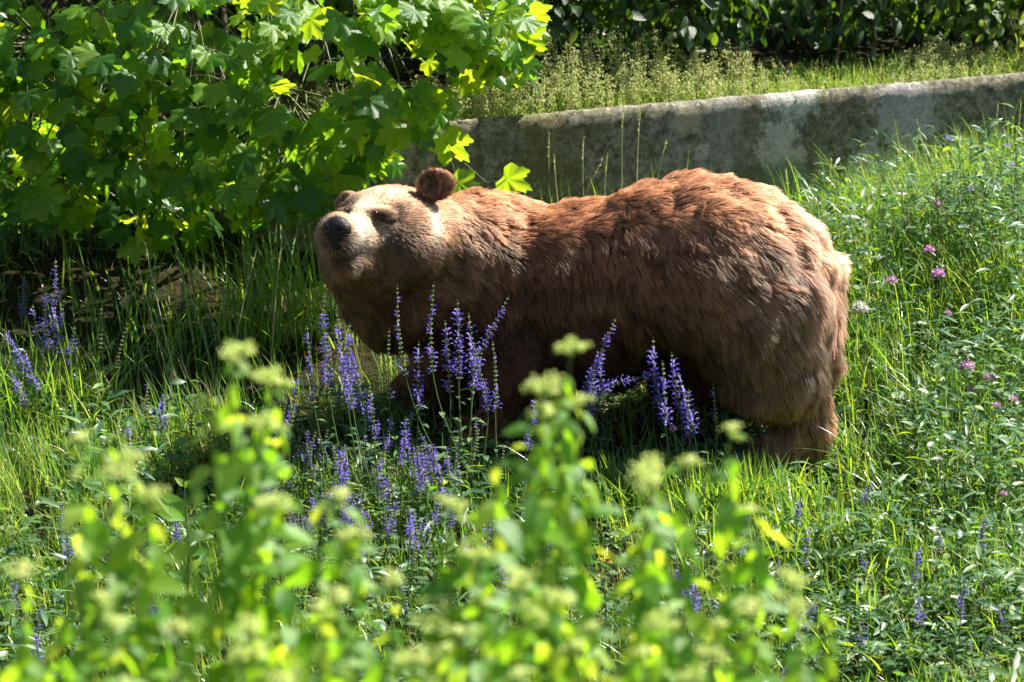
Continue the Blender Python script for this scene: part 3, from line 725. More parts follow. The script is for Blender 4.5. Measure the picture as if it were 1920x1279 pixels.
# ------------------------------------------------------------------ blades of grass
def blades(n, xy, height, width, tint, lean=.25, bend=.5, wind=(-.12, 0), seg=4, zoff=0):
    """strips of seg segments, returns V, faces, tint"""
    x, y = xy[:, 0], xy[:, 1]; z = ground_h(x, y) - .01 + zoff
    az = rng.uniform(0, 2*math.pi, n); ln = rng.normal(0, lean, n); bd = np.abs(rng.normal(0, bend, n))
    d = np.stack([np.cos(az), np.sin(az)], -1); t = np.linspace(0, 1, seg+1)[None]
    hx_ = height[:, None]*(t*ln[:, None] + t**2.2*bd[:, None]); up = height[:, None]*(t - .35*t**2.5*np.clip(bd, 0, 1.3)[:, None])
    c = np.stack([x[:, None] + hx_*d[:, :1] + height[:, None]*t**1.5*wind[0], y[:, None] + hx_*d[:, 1:] + height[:, None]*t**1.5*wind[1], z[:, None] + up], -1)
    fa = az + rng.uniform(.7, 2.4, n); side = np.stack([np.cos(fa), np.sin(fa), 0*fa], -1)
    wv = width[:, None]*np.clip(1 - t**2.2, 0, 1)*(.6 + .4*np.minimum(t*4, 1))*.5
    Lf = c - side[:, None]*wv[..., None]; Rt = c + side[:, None]*wv[..., None]
    V = np.stack([Lf[:, :-1], Rt[:, :-1]], 2).reshape(n, -1, 3); V = np.concatenate([V, c[:, -1:]], 1); k = V.shape[1]
    F4 = np.array([(2*s, 2*s+1, 2*s+3, 2*s+2) for s in range(seg-1)]); F3 = np.array([(k-3, k-2, k-1)])
    off = (np.arange(n)*k)[:, None, None]
    return V.reshape(-1, 3), [(F4[None]+off).reshape(-1, 4), (F3[None]+off).reshape(-1, 3)], np.repeat(tint, k)
def meadow_pts(n, x0=-2.6, x1=2.9, y0=-3.0, y1=2.9, below=True):
    out = []
    while sum(map(len, out)) < n:
        p = np.stack([rng.uniform(x0, x1, n), rng.uniform(y0, y1, n)], -1)
        ok = (p[:, 1] < wall_y(p[:, 0]) - .03); out.append(p[ok])
    return np.concatenate(out)[:n]
def bump(p, x, y, sx, sy): return np.exp(-.5*(((p[:, 0]-x)/sx)**2 + ((p[:, 1]-y)/sy)**2))
def hmap(p):
    h = .13 + .10*np.clip((p[:, 0]-1.05)/.5, 0, 1)*np.clip((p[:, 1]+.6)/.6, 0, 1.0)
    h += .22*bump(p, -1.75, 0, .35, .4) + .14*bump(p, 1.7, 1.3, .35, .5) + .05*bump(p, 1.6, 0, .5, .9)                       # tall tuft at the sunny edge of the shade
    h += .10*bump(p, -.6, .7, .8, .5) + .04*bump(p, 0.3, 1.4, .6, .4) + .04*bump(p, 1.35, 1.3, .5, .5)
    h *= 1 - .62*bump(p, 1.05, -.30, .30, .28) - .3*bump(p, .4, -.3, .35, .25)
    q = np.concatenate([p, p[:, :1]*0], 1)
    return h*(1 + .55*vnoise(q, 2.6, 61) + .25*vnoise(q, 8, 64))
q3 = lambda p: np.concatenate([p, p[:, :1]*0], 1)
mb = MB()
n = 95000; p = meadow_pts(n); patch = vnoise(q3(p), 3.1, 62)
shade = bump(p, -1.3, 1.1, .7, .55)
keep = rng.random(n) > np.maximum(.93*np.clip(shade*2.2, 0, 1), .55*np.clip(vnoise(q3(p), 4.2, 63)*1.6, 0, 1)); p = p[keep]; patch = patch[keep]; n = len(p)
keep = ~((np.abs(p[:, 1]-.32) < .5) & (p[:, 0] > -.4) & (p[:, 0] < .9) & (rng.random(n) < .8)); p = p[keep]; patch = patch[keep]; n = len(p)
h = hmap(p)*rng.uniform(.5, 1.25, n); tint = np.clip(rng.normal(.42, .2, n) + .2*patch, 0, .93); dry = rng.random(n) < .13; tint[dry] = rng.uniform(.93, 1, dry.sum())
V, F, T_ = blades(n, p, h, rng.uniform(.0025, .0062, n), tint); mb.add(V, F, tint=T_)
tag(put('meadow_grass', mb.mesh('meadow_grass'), m_grass), 'sunlit meadow grass covering the slope round the bear', 'grass', kind='stuff')
# long blades: beside the bear, in the shade, at the foot of the wall
def clump(cx, cy, n, sp, hh, ww=(.005, .010), tlo=.2, thi=.85):
    return np.stack([rng.normal(cx, sp, n), rng.normal(cy, sp*.7, n)], -1), rng.uniform(*hh, n), rng.uniform(*ww, n), rng.uniform(tlo, thi, n)
parts = []
for px, py, y, n, sp, hh in [(30, 820, None, 380, .15, (.25, .46)), (120, 800, None, 160, .12, (.18, .32)), (330, 720, None, 30, .2, (.3, .6)), (200, 620, None, 30, .2, (.2, .5)), (450, 640, None, 80, .22, (.3, .62)), (550, 640, None, 110, .10, (.3, .66)), (380, 640, None, 30, .2, (.3, .5)),
                          (1640, 600, None, 240, .12, (.2, .40)), (1700, 640, None, 260, .18, (.2, .42)), (1640, 720, None, 200, .14, (.2, .38)), (1560, 470, None, 150, .11, (.15, .40)), (1650, 440, None, 120, .14, (.2, .4)), (1850, 400, None, 200, .2, (.25, .45)), (1850, 640, None, 260, .2, (.2, .42)), (1770, 500, None, 200, .16, (.2, .38)),
                          (1000, 440, None, 130, .15, (.2, .42)), (1100, 440, None, 150, .14, (.2, .42)), (1190, 430, None, 60, .1, (.2, .42)), (1600, 900, None, 220, .15, (.12, .28)), (1750, 1000, None, 320, .25, (.12, .26)), (1500, 1050, None, 260, .2, (.12, .26)), (1150, 965, None, 420, .14, (.14, .26)), (1270, 960, None, 480, .11, (.15, .26)), (1380, 955, None, 420, .09, (.14, .24)), (1450, 930, None, 200, .06, (.08, .14)), (1700, 1200, None, 250, .3, (.1, .25)), (300, 1150, None, 200, .4, (.1, .25))]:
    g = G(px, py); parts.append(clump(g[0], g[1], n, sp, hh))
p, h, ww, tint = [np.concatenate(z) for z in zip(*parts)]
ok = (p[:, 1] < wall_y(p[:, 0]) - .03); p, h, ww, tint = p[ok], h[ok], ww[ok], tint[ok]
ok = ~((p[:, 1] > -.25) & (p[:, 1] < .55) & (p[:, 0] > -.6) & (p[:, 0] < 1.18)); p, h, ww, tint = p[ok], h[ok], ww[ok], tint[ok]
mb = MB(); V, F, T_ = blades(len(p), p, h, ww, tint, .3, .55, (-.1, 0), 6); mb.add(V, F, tint=T_)
tag(put('long_grass', mb.mesh('long_grass'), m_grass), 'long arching grass blades growing in loose tufts', 'grass', kind='stuff')

# ground cover of small leaves
def low_leaves(n, x0, x1, y0, y1, sz, name, label, mat, zr=(.02, .10), cond=None, tm=OT):
    p = meadow_pts(n, x0, x1, y0, y1)
    if cond is not None: p = p[cond(p)]
    n = len(p); z = ground_h(p[:, 0], p[:, 1]) + rng.uniform(*zr, n)*hmap(p)/.15
    az = rng.uniform(0, 2*math.pi, n); yd = np.stack([np.cos(az), np.sin(az), rng.uniform(-.2, .9, n)], -1); nd = norm(np.stack([rng.normal(0, .4, n), rng.normal(-.1, .4, n), np.ones(n)], -1))
    M = frames(np.concatenate([p, z[:, None]], 1), nd, yd, rng.uniform(*sz, n)); mb = MB(); mb.inst(tm, M, rng.random(n))
    tag(put(name, mb.mesh(name), mat), label, 'ground cover', kind='stuff')
NT = ovate_tmpl(.11, 4, .3, .3)
low_leaves(15000, -2.5, 2.8, -2.9, 1.6, (.025, .055), 'low_herbs', 'small green herb leaves mixed into the meadow', m_herb, cond=lambda p: (vnoise(q3(p), 2.3, 71) > -.25) & (bump(p, -1.2, 1.0, .8, .6) < .4))
low_leaves(14000, -2.5, 2.8, -2.9, 1.9, (.05, .11), 'narrow_herbs', 'narrow lance shaped herb leaves rising from the meadow', m_herb, (.02, .14), cond=lambda p: (vnoise(q3(p), 2.9, 72) > .0) & (bump(p, -1.2, 1.0, .8, .6) < .4), tm=NT)
low_leaves(5200, -2.5, 2.8, -2.9, 1.2, (.035, .06), 'broad_herbs', 'broad pale green herb leaves in patches over the meadow', m_herb, (.04, .13), cond=lambda p: (vnoise(q3(p), 3.7, 75) > .05) & (bump(p, -1.2, 1.0, .8, .6) < .4) & (bump(p, 1.0, -.3, .25, .25) < .4))
low_leaves(7000, .9, 2.8, -1.6, 1.7, (.025, .055), 'tangled_weeds', 'tangled broad leaved weeds between rump and wall', m_herb, (.02, .12), cond=lambda p: (vnoise(q3(p), 2.6, 78) > -.1) & (bump(p, 1.0, -.3, .25, .3) < .3))
low_leaves(8000, 1.0, 2.8, -1.6, 1.9, (.04, .085), 'lance_weeds', 'lance leaved blue-green weeds massed between rump and wall', m_herb, (.03, .2), cond=lambda p: (vnoise(q3(p), 3.2, 79) > -.2) & (bump(p, 1.0, -.3, .25, .3) < .3), tm=NT)
# fallen straw and old leaves in the shade and between plants
m_straw = leaf_mat('dry_litter', [(0, (.06, .04, .02)), (.6, (.16, .12, .06)), (1, (.40, .34, .2))], [(0, (.1, .07, .02)), (1, (.4, .3, .12))], .15, .7, .2, True)
p = meadow_pts(9000); p = p[bump(p, -1.4, 1.1, .8, .5) < .3]; z = ground_h(p[:, 0], p[:, 1]) + rng.uniform(0, .05, len(p)); az = rng.uniform(0, 6.3, len(p))
M = frames(np.concatenate([p, z[:, None]], 1), norm(np.stack([rng.normal(0, .4, len(p)), rng.normal(0, .4, len(p)), np.ones(len(p))], -1)), np.stack([np.cos(az), np.sin(az), rng.normal(0, .25, len(p))], -1), rng.uniform(.04, .14, len(p)))
mb = MB(); mb.inst(ovate_tmpl(.035, 4, .2, .1), M, rng.random(len(p))); tag(put('dry_litter', mb.mesh('dry_litter'), m_straw), 'dry straw and dead leaves lying between the plants', 'litter', kind='stuff')

# ------------------------------------------------------------------ weeds on top of the wall
def weed_band():
    n = 1500; x = rng.uniform(-1.2, 3.0, n); yy = rng.uniform(.02, .40, n); y = wall_y(x) + .04 + yy
    px, _ = PX(np.stack([x, y, 0*x+.9], -1))
    hgt = (.06 + .16*yy)*(1 + .55*vnoise(np.stack([x*1.0, 0*x, 0*x], -1), 3.3, 81))*np.interp(px, [700, 900, 1150, 1500, 1560, 1640, 1700, 1920], [1.0, 1.3, 1.5, 1.0, .5, .3, .8, 1.1])
    hgt *= rng.uniform(.6, 1.2, n); mb = MB(); sd_ = MB(); z = ground_h(x, y)
    S = np.array([(0, 0, .5), (.5, 0, 0), (0, .5, 0), (-.5, 0, 0), (0, -.5, 0), (0, 0, -.5)]); SF = [np.array([(0, 1, 2), (0, 2, 3), (0, 3, 4), (0, 4, 1), (5, 2, 1), (5, 3, 2), (5, 4, 3), (5, 1, 4)])]
    P_, Y_ = [], []
    for k in range(n):
        b = np.array([x[k], y[k], z[k]-.01]); l = rng.normal(0, .16, 2)*hgt[k]; t = np.array([0, .5, 1])[:, None]
        mb.tube(b + t*np.array([l[0], l[1], hgt[k]]), [.0013, .001, .0007], 3, tint=rng.random())
        m = int(10 + hgt[k]*110); f = rng.uniform(.35, 1.03, m); a = rng.uniform(0, 6.3, m); rr = rng.uniform(.004, .018, m)
        P_.append(b + f[:, None]*np.array([l[0], l[1], hgt[k]]) + np.stack([np.cos(a)*rr, np.sin(a)*rr, 0*a], -1))
    Pp = np.concatenate(P_); m = len(Pp); M = frames(Pp, rand_unit(m), rand_unit(m), rng.uniform(.005, .0095, m))
    sd_.inst((S, SF), M, rng.random(m)); n0 = mb.n
    tag(put('wall_top_weed_stems', mb.mesh('wall_top_weed_stems'), m_seed), 'thin stems of the weeds growing along the top of the wall', 'weeds', kind='stuff')
    tag(put('wall_top_seed_heads', sd_.mesh('wall_top_seed_heads'), m_seed), 'tiny pale seed heads massed above the top of the wall', 'weeds', kind='stuff')
    n = 9000; x = rng.uniform(-1.2, 3.2, n); y = wall_y(x) + rng.uniform(.05, .5, n); p = np.stack([x, y], -1); mb = MB(); tint = rng.uniform(.2, .95, n)
    V, F, T_ = blades(n, p, rng.uniform(.03, .13, n), rng.uniform(.002, .004, n), tint, .3, .4, (0, 0), 3); mb.add(V, F, tint=T_)
    tag(put('wall_top_grass', mb.mesh('wall_top_grass'), m_grass), 'short sunlit grass on the soil behind the wall top', 'grass', kind='stuff')
weed_band()

# ------------------------------------------------------------------ meadow sage
def floret_tmpl():
    # hooded upper lip arching forward, spreading lower lip
    V = [(-.10, 0, .0), (.10, 0, .0), (-.14, .45, .35), (.14, .45, .35), (0, .5, .46), (-.10, .95, .38), (.10, .95, .38), (0, 1.0, .5), (0, 1.18, .12), (-.2, .6, -.28), (.2, .6, -.28), (0, .75, -.42), (0, .25, -.08)]
    F3 = [(0, 2, 4), (0, 4, 1), (1, 4, 3), (5, 8, 7), (7, 8, 6), (12, 9, 11), (12, 11, 10)]
    F4 = [(2, 5, 7, 4), (4, 7, 6, 3)]
    return np.array(V, float), [np.array(F3), np.array(F4)]
FT = floret_tmpl()
CT = (np.array([(0, 0, 0), (.22, .3, .16), (-.22, .3, .16), (0, .3, -.2), (0, .85, .1)], float), [np.array([(0, 1, 2), (0, 2, 3), (0, 3, 1), (1, 4, 2), (2, 4, 3), (3, 4, 1)])])
def sage(tip, H_, lean, bloom, label, group=None, curve=0., scale=1.0, y_shift=0, spike=.42, name='sage_plant'):
    """tip: world point. lean: sideways offset of the base. bloom 0..1 share of whorls open"""
    tip = np.array(tip); bx, by = tip[0] - lean, tip[1] + y_shift
    bz = gh(bx, by); root = empty(name, (bx, by, bz)); tag(root, label, 'meadow sage', group or 'meadow sage spikes')
    e = tip - [bx, by, bz]; t = np.linspace(0, 1, 14)[:, None]
    side = np.array([-e[2], 0, e[0]])/max(np.linalg.norm(e), 1e-6)
    cl = t*e + side*curve*np.sin(np.pi*t)*np.linalg.norm(e)*.5 + side*curve*t*(1-t)
    cl = cl + np.sin(t*rng.uniform(5, 9) + rng.uniform(0, 6))*np.array([[rng.normal(0, .009), rng.normal(0, .009), 0]])*t; cl[0, 2] -= .02; mb = MB(); mb.tube(cl, np.linspace(.0027, .0013, 14), 4); put('stem', mb.mesh('stem'), m_stem, root)
    Ln = np.linalg.norm(e); ns = int(Ln*spike/.0155/scale) + 3
    cp, co, cs, ct, fp, fo, fs, ft = [], [], [], [], [], [], [], []
    gap = np.clip(rng.normal(.85, .35, ns+1), .1, 1.2); wv_ = rng.normal(0, .012, 3)
    def at(u): 
        k = np.clip(u*13, 0, 12.999); i_ = int(k); return cl[i_]*(1-k+i_) + cl[i_+1]*(k-i_), norm(cl[i_+1]-cl[i_])
    for k in range(ns):
        s = k/ns; u = 1 - spike*(1-s); q, T = at(u); a = norm(np.cross(T, [.2, 1, .1])); b = np.cross(T, a); ph = rng.uniform(0, 6.3)
        m = rng.integers(4, 7) if s < .8 else 4
        for j in range(m):
            th = ph + j/m*2*math.pi + rng.normal(0, .15); d = norm(a*math.cos(th) + b*math.sin(th) + T*(.35 + .7*s))
            sz = scale*(.011 - .006*s); cp.append(q + d*.002); co.append(d); cs.append(sz*rng.uniform(.85, 1.2)); ct.append(.25 + .65*s + rng.normal(0, .1))
            if s < .84 and rng.random() < bloom*(1.0 - .55*s)*gap[k]:
                fp.append(q + d*sz*.55); fo.append(norm(d + T*.15)); fs.append(scale*rng.uniform(.011, .020)); ft.append(rng.random())
    cp, co = np.array(cp), np.array(co); up = np.array([0, 0, 1.])
    mb = MB(); mb.inst(CT, frames(cp, np.tile(up, (len(cp), 1)) + .01, co, cs), np.clip(ct, 0, 1)); f = put('calyces', mb.mesh('calyces'), m_calyx, root); f['kind'] = 'stuff'
    if fp:
        mb = MB(); mb.inst(FT, frames(np.array(fp), np.tile(up, (len(fp), 1)) + .01, np.array(fo), fs), np.array(ft)); f = put('florets', mb.mesh('florets'), m_sage, root); f['kind'] = 'stuff'
    for k in range(4):
        u = rng.uniform(.12, 1-spike-.05); q, T = at(u); az = rng.uniform(0, 6.3); d = np.array([math.cos(az), math.sin(az), .35])
        o = bpy.data.objects.new('leaf', LEAF_HERB); COL.objects.link(o); o.parent = root
        o.matrix_local = to_mat(frames(q[None], np.array([[-d[0]*.3, -d[1]*.3, 1]]), d[None], [rng.uniform(.03, .06)*(1.3-u)])[0])
    return root
LEAF_HERB = fast_mesh('leaf', *ovate_tmpl(.24, 5, .25, .45)); LEAF_HERB.materials.append(m_herb_o)
FB = 'in front of the bear'
SAGE = [  # tip px, tip py, y, lean(m), bloom, curve, label
 (100, 486, .35, .03, .75, .0, 'tallest purple sage spike standing against the dark shade of the maple'),
 (84, 545, .32, -.03, .8, .0, 'purple sage spike with pale tip touching the tallest one in the shade'),
 (120, 560, .30, .02, .8, .0, 'purple sage spike just below the tip of the tallest one in the shade'),
 (46, 515, .8, -.02, .7, .0, 'dim violet sage spike in the shade nearest the picture edge'),
 (60, 570, .34, -.02, .25, .0, 'greenish sage spike between the violet and the tallest purple ones'),
 (140, 610, .25, .0, .4, .02, 'half violet sage spike on the inner side of the tall shaded group'),
 (18, 690, .05, -.03, .8, .0, 'purple sage spike rising from the tall grass tuft'),
 (240, 800, -.3, .0, .4, .0, 'half violet sage spike below the seeding stems'),
 (520, 800, -.6, .0, .6, .0, 'loose purple sage spike behind the tallest blurred column'),
 (690, 720, -.5, -.03, .5, .0, 'greyish purple sage spike under the neck of the bear'),
 (1230, 1000, -1.2, .0, .5, .0, 'faint violet sage spike right of the buttercups'),
 (120, 960, -1.2, .0, .6, .0, 'loose violet sage spike under the broad cream head'),
 (4, 615, .2, -.12, .95, .0, 'purple sage spike cut by the picture edge above the tall grass'),
 (40, 655, .15, -.10, .85, .05, 'purple sage spike leaning over the tall grass tuft'),
 (185, 575, .30, -.04, .0, .0, 'bare seeding sage stem upright before the dark shade'),
 (236, 604, .28, .08, .0, -.05, 'seeding sage stem curving beside the upright one in the shade'),
 (270, 716, .0, -.03, .1, .0, 'green sage stem with few flowers below the dark shade'),
 (312, 738, -.1, .0, .85, .0, 'short purple sage spike by itself under the dark shade'),
 (362, 745, -.05, .0, .1, .0, 'pale green sage stem beside the blurred yellow shoot'),
 (568, 612, -.45, -.05, .35, .0, 'greenish sage spike just before the chest of the bear'),
 (606, 548, -.45, -.10, .8, .05, 'pinkish tipped purple sage spike under the chin of the bear'),
 (632, 585, -.45, -.08, .9, .05, 'purple sage spike second below the chin of the bear'),
 (655, 605, -.48, -.1, .95, .05, 'purple sage spike leaning along the chest of the bear'),
 (664, 650, -.3, -.05, .75, .0, 'lower purple sage spike under the chest of the bear'),
 (560, 690, -.35, .0, .4, .0, 'half green sage spike left of the chest of the bear'),
 (745, 534, -.22, -.16, .18, .08, 'long thin sage stem with cream buds leaning across the chest of the bear'),
 (812, 530, -.20, -.12, .45, .10, 'drooping cream tipped sage spike against the dark armpit of the bear'),
 (858, 562, -.22, .0, 1.0, .0, 'thick purple sage spike at the centre of the big clump'),
 (836, 600, -.25, -.02, .9, .0, 'purple sage spike close beside the thick central one'),
 (884, 588, -.22, .02, .9, .0, 'violet sage spike behind the thick central one'),
 (730, 615, -.25, -.08, .1, .10, 'green sage spike bending under the thin cream budded stem'),
 (785, 640, -.3, .0, .7, .0, 'purple sage spike at the near edge of the big clump'),
 (905, 650, -.3, .02, .8, .0, 'purple sage spike low on the far side of the big clump'),
 (943, 553, -.25, .03, .55, .0, 'pink tipped sage spike upright before the shoulder of the bear'),
 (925, 640, -.3, -.02, .2, .0, 'greenish sage spike under the pink tipped one'),
 (1155, 596, -.32, .11, 1.0, -.06, 'purple sage spike tilting before the dark belly of the bear'),
 (1224, 632, -.34, -.20, 1.0, .10, 'large dense purple sage spike arching before the hind leg of the bear'),
 (1258, 660, -.36, -.08, 1.0, .02, 'dense purple sage spike overlapping the arching one'),
 (1290, 730, -.38, -.02, .9, .0, 'short purple sage spike at the foot of the arching one'),
 (1110, 680, -.34, .03, .6, .0, 'small purple sage spike beside the tilting one'),
 (1243, 676, -.40, -.10, 1.0, .03, 'dense purple sage spike wedged between the arching ones'),
 (1272, 700, -.42, -.05, 1.0, .0, 'purple sage spike at the core of the dense group by the hind leg'),
 (1238, 700, -.34, .26, 1.0, .26, 'purple sage spike bending over almost level below the belly of the bear'),
 (1128, 655, -.30, .06, .8, .0, 'purple sage spike just under the tilting one'),
 (1344, 722, -.36, .05, .12, .0, 'pale green sage spike beside the hind leg of the bear'),
 (1000, 745, -.5, .0, .8, .0, 'purple sage spike half hidden by the blurred arching shoot'),
 (765, 780, -.6, .0, .85, .0, 'purple sage spike below the big clump'),
 (790, 830, -.7, .0, .6, .0, 'half open sage spike below the big clump'),
 (640, 838, -.7, .0, .9, .0, 'short purple sage spike alone below the chest of the bear'),
 (708, 860, -.8, .02, .7, .0, 'purple sage spike in the deep grass below the clump'),
 (820, 868, -.8, .0, .5, .0, 'greyish sage spike right under the clump'),
 (588, 920, -1.0, .0, .7, .0, 'purple sage spike behind the blurred column of leaves'),
 (768, 950, -1.1, .0, .9, .0, 'tall lower purple sage spike over the bottom blurred leaves'),
 (1072, 945, -1.0, .0, .6, .0, 'purple sage spike near the yellow buttercups'),
 (255, 1085, -1.5, -.05, .9, .0, 'purple sage spike by the nettle at the bottom'),
 (282, 1110, -1.5, -.02, .9, .0, 'second purple sage spike by the nettle at the bottom'),
 (1270, 1068, -1.4, -.07, 1.0, .0, 'bright purple sage spike low beside the cream bud heads'),
 (1300, 1090, -1.4, -.04, .9, .0, 'purple sage spike touching the bright low one'),
 (1352, 1120, -1.5, -.03, .9, .0, 'purple sage spike between two cream bud heads at the bottom'),
 (1056, 1115, -1.5, .0, .8, .0, 'small purple sage spike under the buttercups'),
 (1400, 960, -1.1, .0, .6, .0, 'small violet sage spike beside the hanging blurred leaf'),
 (1815, 1095, -1.5, .0, .5, .0, 'loose violet sage spike in the lower corner of the meadow'),
 (1718, 1110, -1.5, .0, .5, .0, 'loose purple sage spike low in the meadow grass'),
 (1475, 1240, -2.0, .0, .9, .0, 'purple sage spike cut by the bottom edge'),
]
for (px, py, y, lean, bl_m, cv, lab) in SAGE:
    sage(P(px, py, y), 0, lean*1.25 + rng.normal(0, .03), bl_m, lab, curve=cv + rng.normal(0, .035), scale=1.45 if 'dense' in lab or 'thick' in lab else 1.2)
ORD = 'first second third fourth fifth sixth seventh eighth ninth tenth eleventh twelfth thirteenth fourteenth fifteenth sixteenth seventeenth eighteenth nineteenth twentieth'.split()
def ordw(k):
    tens = ['', '', 'twenty', 'thirty', 'forty', 'fifty', 'sixty', 'seventy']
    if k < 20: return ORD[k]
    return tens[(k+1)//10] + '-' + ORD[(k+1) % 10 - 1] if (k+1) % 10 else tens[(k+1)//10][:-1] + 'ieth'
LATER = []
for k in range(170):
    px = rng.normal(735, 125); py = rng.uniform(670, 980); 
    if k > 118: px = rng.uniform(0, 1900); py = rng.uniform(900, 1230)
    g = G(px, py + rng.uniform(110, 170)); t_ = P(px, py, g[1])
    if t_[2] - gh(t_[0], t_[1]) < .12 or (g[1] > -.28 and -.6 < g[0] < 1.3): continue
    bm = rng.choice([0, .1, .3, .7], p=[.15, .25, .3, .3]); zn = 'below the bear chest' if py < 860 else ('in the lower meadow' if py < 1050 else 'near the bottom edge')
    LATER.append((px, py, zn, bm, sage(t_, 0, rng.normal(0, .03), bm, 'half seeded grey-green sage stem in the thick of the meadow', 'seeding sage stems in the meadow', curve=rng.normal(0, .03))))

cnt = {}
for px, py, zn, bm, o in sorted(LATER, key=lambda z: z[0]):
    look = {0: 'bare green sage stem', .1: 'grey-green sage stem', .3: 'half violet sage stem', .7: 'thin purple sage spike'}[float(bm)]
    k = cnt.get((zn, look), 0); cnt[(zn, look)] = k + 1; o['label'] = f'{look} {zn}, {ordw(k)} from the shade'
# ------------------------------------------------------------------ other wild flowers and stalks
def ball_flower(px, py, y, r, mat, label, cat, group, name, n=70, lean=0):
    tip = P(px, py, y); bx = tip[0]-lean; bz = gh(bx, y); root = empty(name, (bx, y, bz)); tag(root, label, cat, group)
    e = tip - [bx, y, bz]; t = np.linspace(0, 1, 6)[:, None]; mb = MB(); mb.tube(t*e + np.array([.02, 0, 0])*np.sin(np.pi*t), np.linspace(.0018, .0013, 6), 4); put('stem', mb.mesh('stem'), m_stem, root)
    d = rand_unit(n); d[:, 2] = np.abs(d[:, 2])*1.0 - .25; d = norm(d); M = frames(e + d*r*.35, rand_unit(n), d, np.full(n, r*.75)*rng.uniform(.8, 1.1, n))
    mb = MB(); mb.inst(ovate_tmpl(.2, 3, .3, .1), M, rng.random(n)); f = put('flower_head', mb.mesh('flower_head'), mat, root)
    for k in range(3):
        az = rng.uniform(0, 6.3); dd = np.array([math.cos(az), math.sin(az), .4]); o = bpy.data.objects.new('leaf', LEAF_HERB); COL.objects.link(o); o.parent = root
        o.matrix_local = to_mat(frames((e*rng.uniform(.2, .6))[None], np.array([[0, 0, 1.]]), dd[None], [.035])[0])
PK = [(1743, 470, .75, .022, 'pink clover head highest beside the long arching grass'), (1759, 515, .7, .027, 'largest pink clover head under the highest one'), (1672, 527, .7, .022, 'pale pink clover head nearest to the dandelion clock'), (1812, 690, .1, .03, 'round pale pink clover head above the pair of small ones'),
      (1855, 710, .1, .023, 'pink clover head beside the round pale one'), (1824, 732, .05, .02, 'small pink clover head under the round pale one'), (1900, 750, .0, .02, 'pink clover head close to the picture edge'), (1868, 762, .0, .018, 'whitish pink clover head below the pair'), (1778, 588, .5, .014, 'tiny pink clover head half hidden in a dark gap'),
      (1758, 862, -.4, .018, 'whitish clover head low in the right meadow'), (1882, 928, -.6, .017, 'bright pink clover head low near the picture edge'), (1757, 382, 1.1, .016, 'mauve flower high among the tall herbs'), (1262, 805, -.4, .016, 'pink clover head at the foot of the purple sage')]
for px, py, y, r_, lab in PK: ball_flower(px, py, y, r_, m_pink, lab, 'clover', 'pink clover heads in the meadow', 'clover_flower')

LC = [(1780, 262, 1.5, .018, 'lilac flower highest before the wall'), (1708, 340, 1.35, .018, 'pale lilac flower nearest the wall lichen'), (1888, 275, 1.5, .016, 'lilac flower high near the picture edge'), (1896, 310, 1.4, .016, 'lilac flower under the one near the edge'), (1842, 340, 1.3, .016, 'lilac flower amid the tall herbs'), (1820, 355, 1.25, .015, 'small lilac flower beside the one amid the tall herbs'), (1850, 388, 1.2, .014, 'small lilac flower lowest in the tall herbs'), (1900, 395, 1.2, .014, 'lilac flower low at the picture edge')]
for px, py, y, r_, lab in LC: ball_flower(px, py, y, r_, m_lilac, lab, 'wild flower', 'lilac flowers in the tall herbs', 'lilac_flower', 40, rng.normal(0, .03))
ball_flower(1613, 580, .45, .030, m_white, 'white dandelion clock right beside the rump of the bear', 'dandelion', None, 'dandelion_clock', 160)
for px, py, lab in ((1125, 1050, 'yellow buttercup first of the three near the blurred leaves'), (1145, 1056, 'yellow buttercup with orange glow beside the first'), (1126, 1082, 'yellow buttercup lowest of the three')):
    ball_flower(px, py, -1.35, .012, m_yellow, lab, 'buttercup', 'yellow buttercups', 'buttercup', 14)
# tall herbs at the high side of the meadow
def herb(px, py, y, label, n=26, h=None, mat=None, ls=(.03, .07), group='tall herbs before the wall'):
    t = P(px, py, y); z = gh(t[0], y); root = empty('tall_herb', (t[0], y, z)); tag(root, label, 'herb', group); H_ = t[2]-z; mb = MB()
    l = rng.normal(0, .05, 2); tt = np.linspace(0, 1, 8)[:, None]; cl = tt*np.array([l[0], l[1], H_]); mb.tube(cl, np.linspace(.003, .0012, 8), 4)
    LM = []
    for k in range(n):
        u = rng.uniform(.1, 1); q = u*np.array([l[0], l[1], H_]); az = k*2.4; d = np.array([math.cos(az), math.sin(az), rng.uniform(.2, 1.0)])
        if k % 3 == 0 and u < .9:
            e = q + norm(d)*rng.uniform(.05, .13); mb.tube([q, (q+e)/2, e], [.0015, .0012, .001], 3); q = e
        LM.append(frames(q[None], norm(np.array([[rng.normal(0, .4), -.3, 1]])), d[None], [rng.uniform(*ls)*(1.2-.5*u)])[0])
    put('stem', mb.mesh('stem'), m_stem, root)
    me = HERBL if mat is None else mat
    for M in LM: o = bpy.data.objects.new('leaf', me); COL.objects.link(o); o.parent = root; o.matrix_local = to_mat(M)
HERBL = fast_mesh('leaf', *NT); HERBL.materials.append(m_herb_o)
for k, px in enumerate(sorted(rng.uniform(1650, 1960, 60))):
    py = np.interp(px, [1650, 1720, 1800, 1960], [390, 310, 265, 240]) + abs(rng.normal(0, 60)) + 10; y = rng.uniform(1.0, 1.75)
    herb(px, py, y, f'slender narrow leaved herb in the thicket before the wall, {ordw(k)} from the bear', 24)
for k, px in enumerate(sorted(rng.uniform(1600, 1960, 44))):
    py = rng.uniform(520, 900); g = G(px, py+110); herb(px, py, g[1], f'slender green herb in the sunny meadow beside the rump, {ordw(k)} from the bear', 18, group='herbs beside the rump')
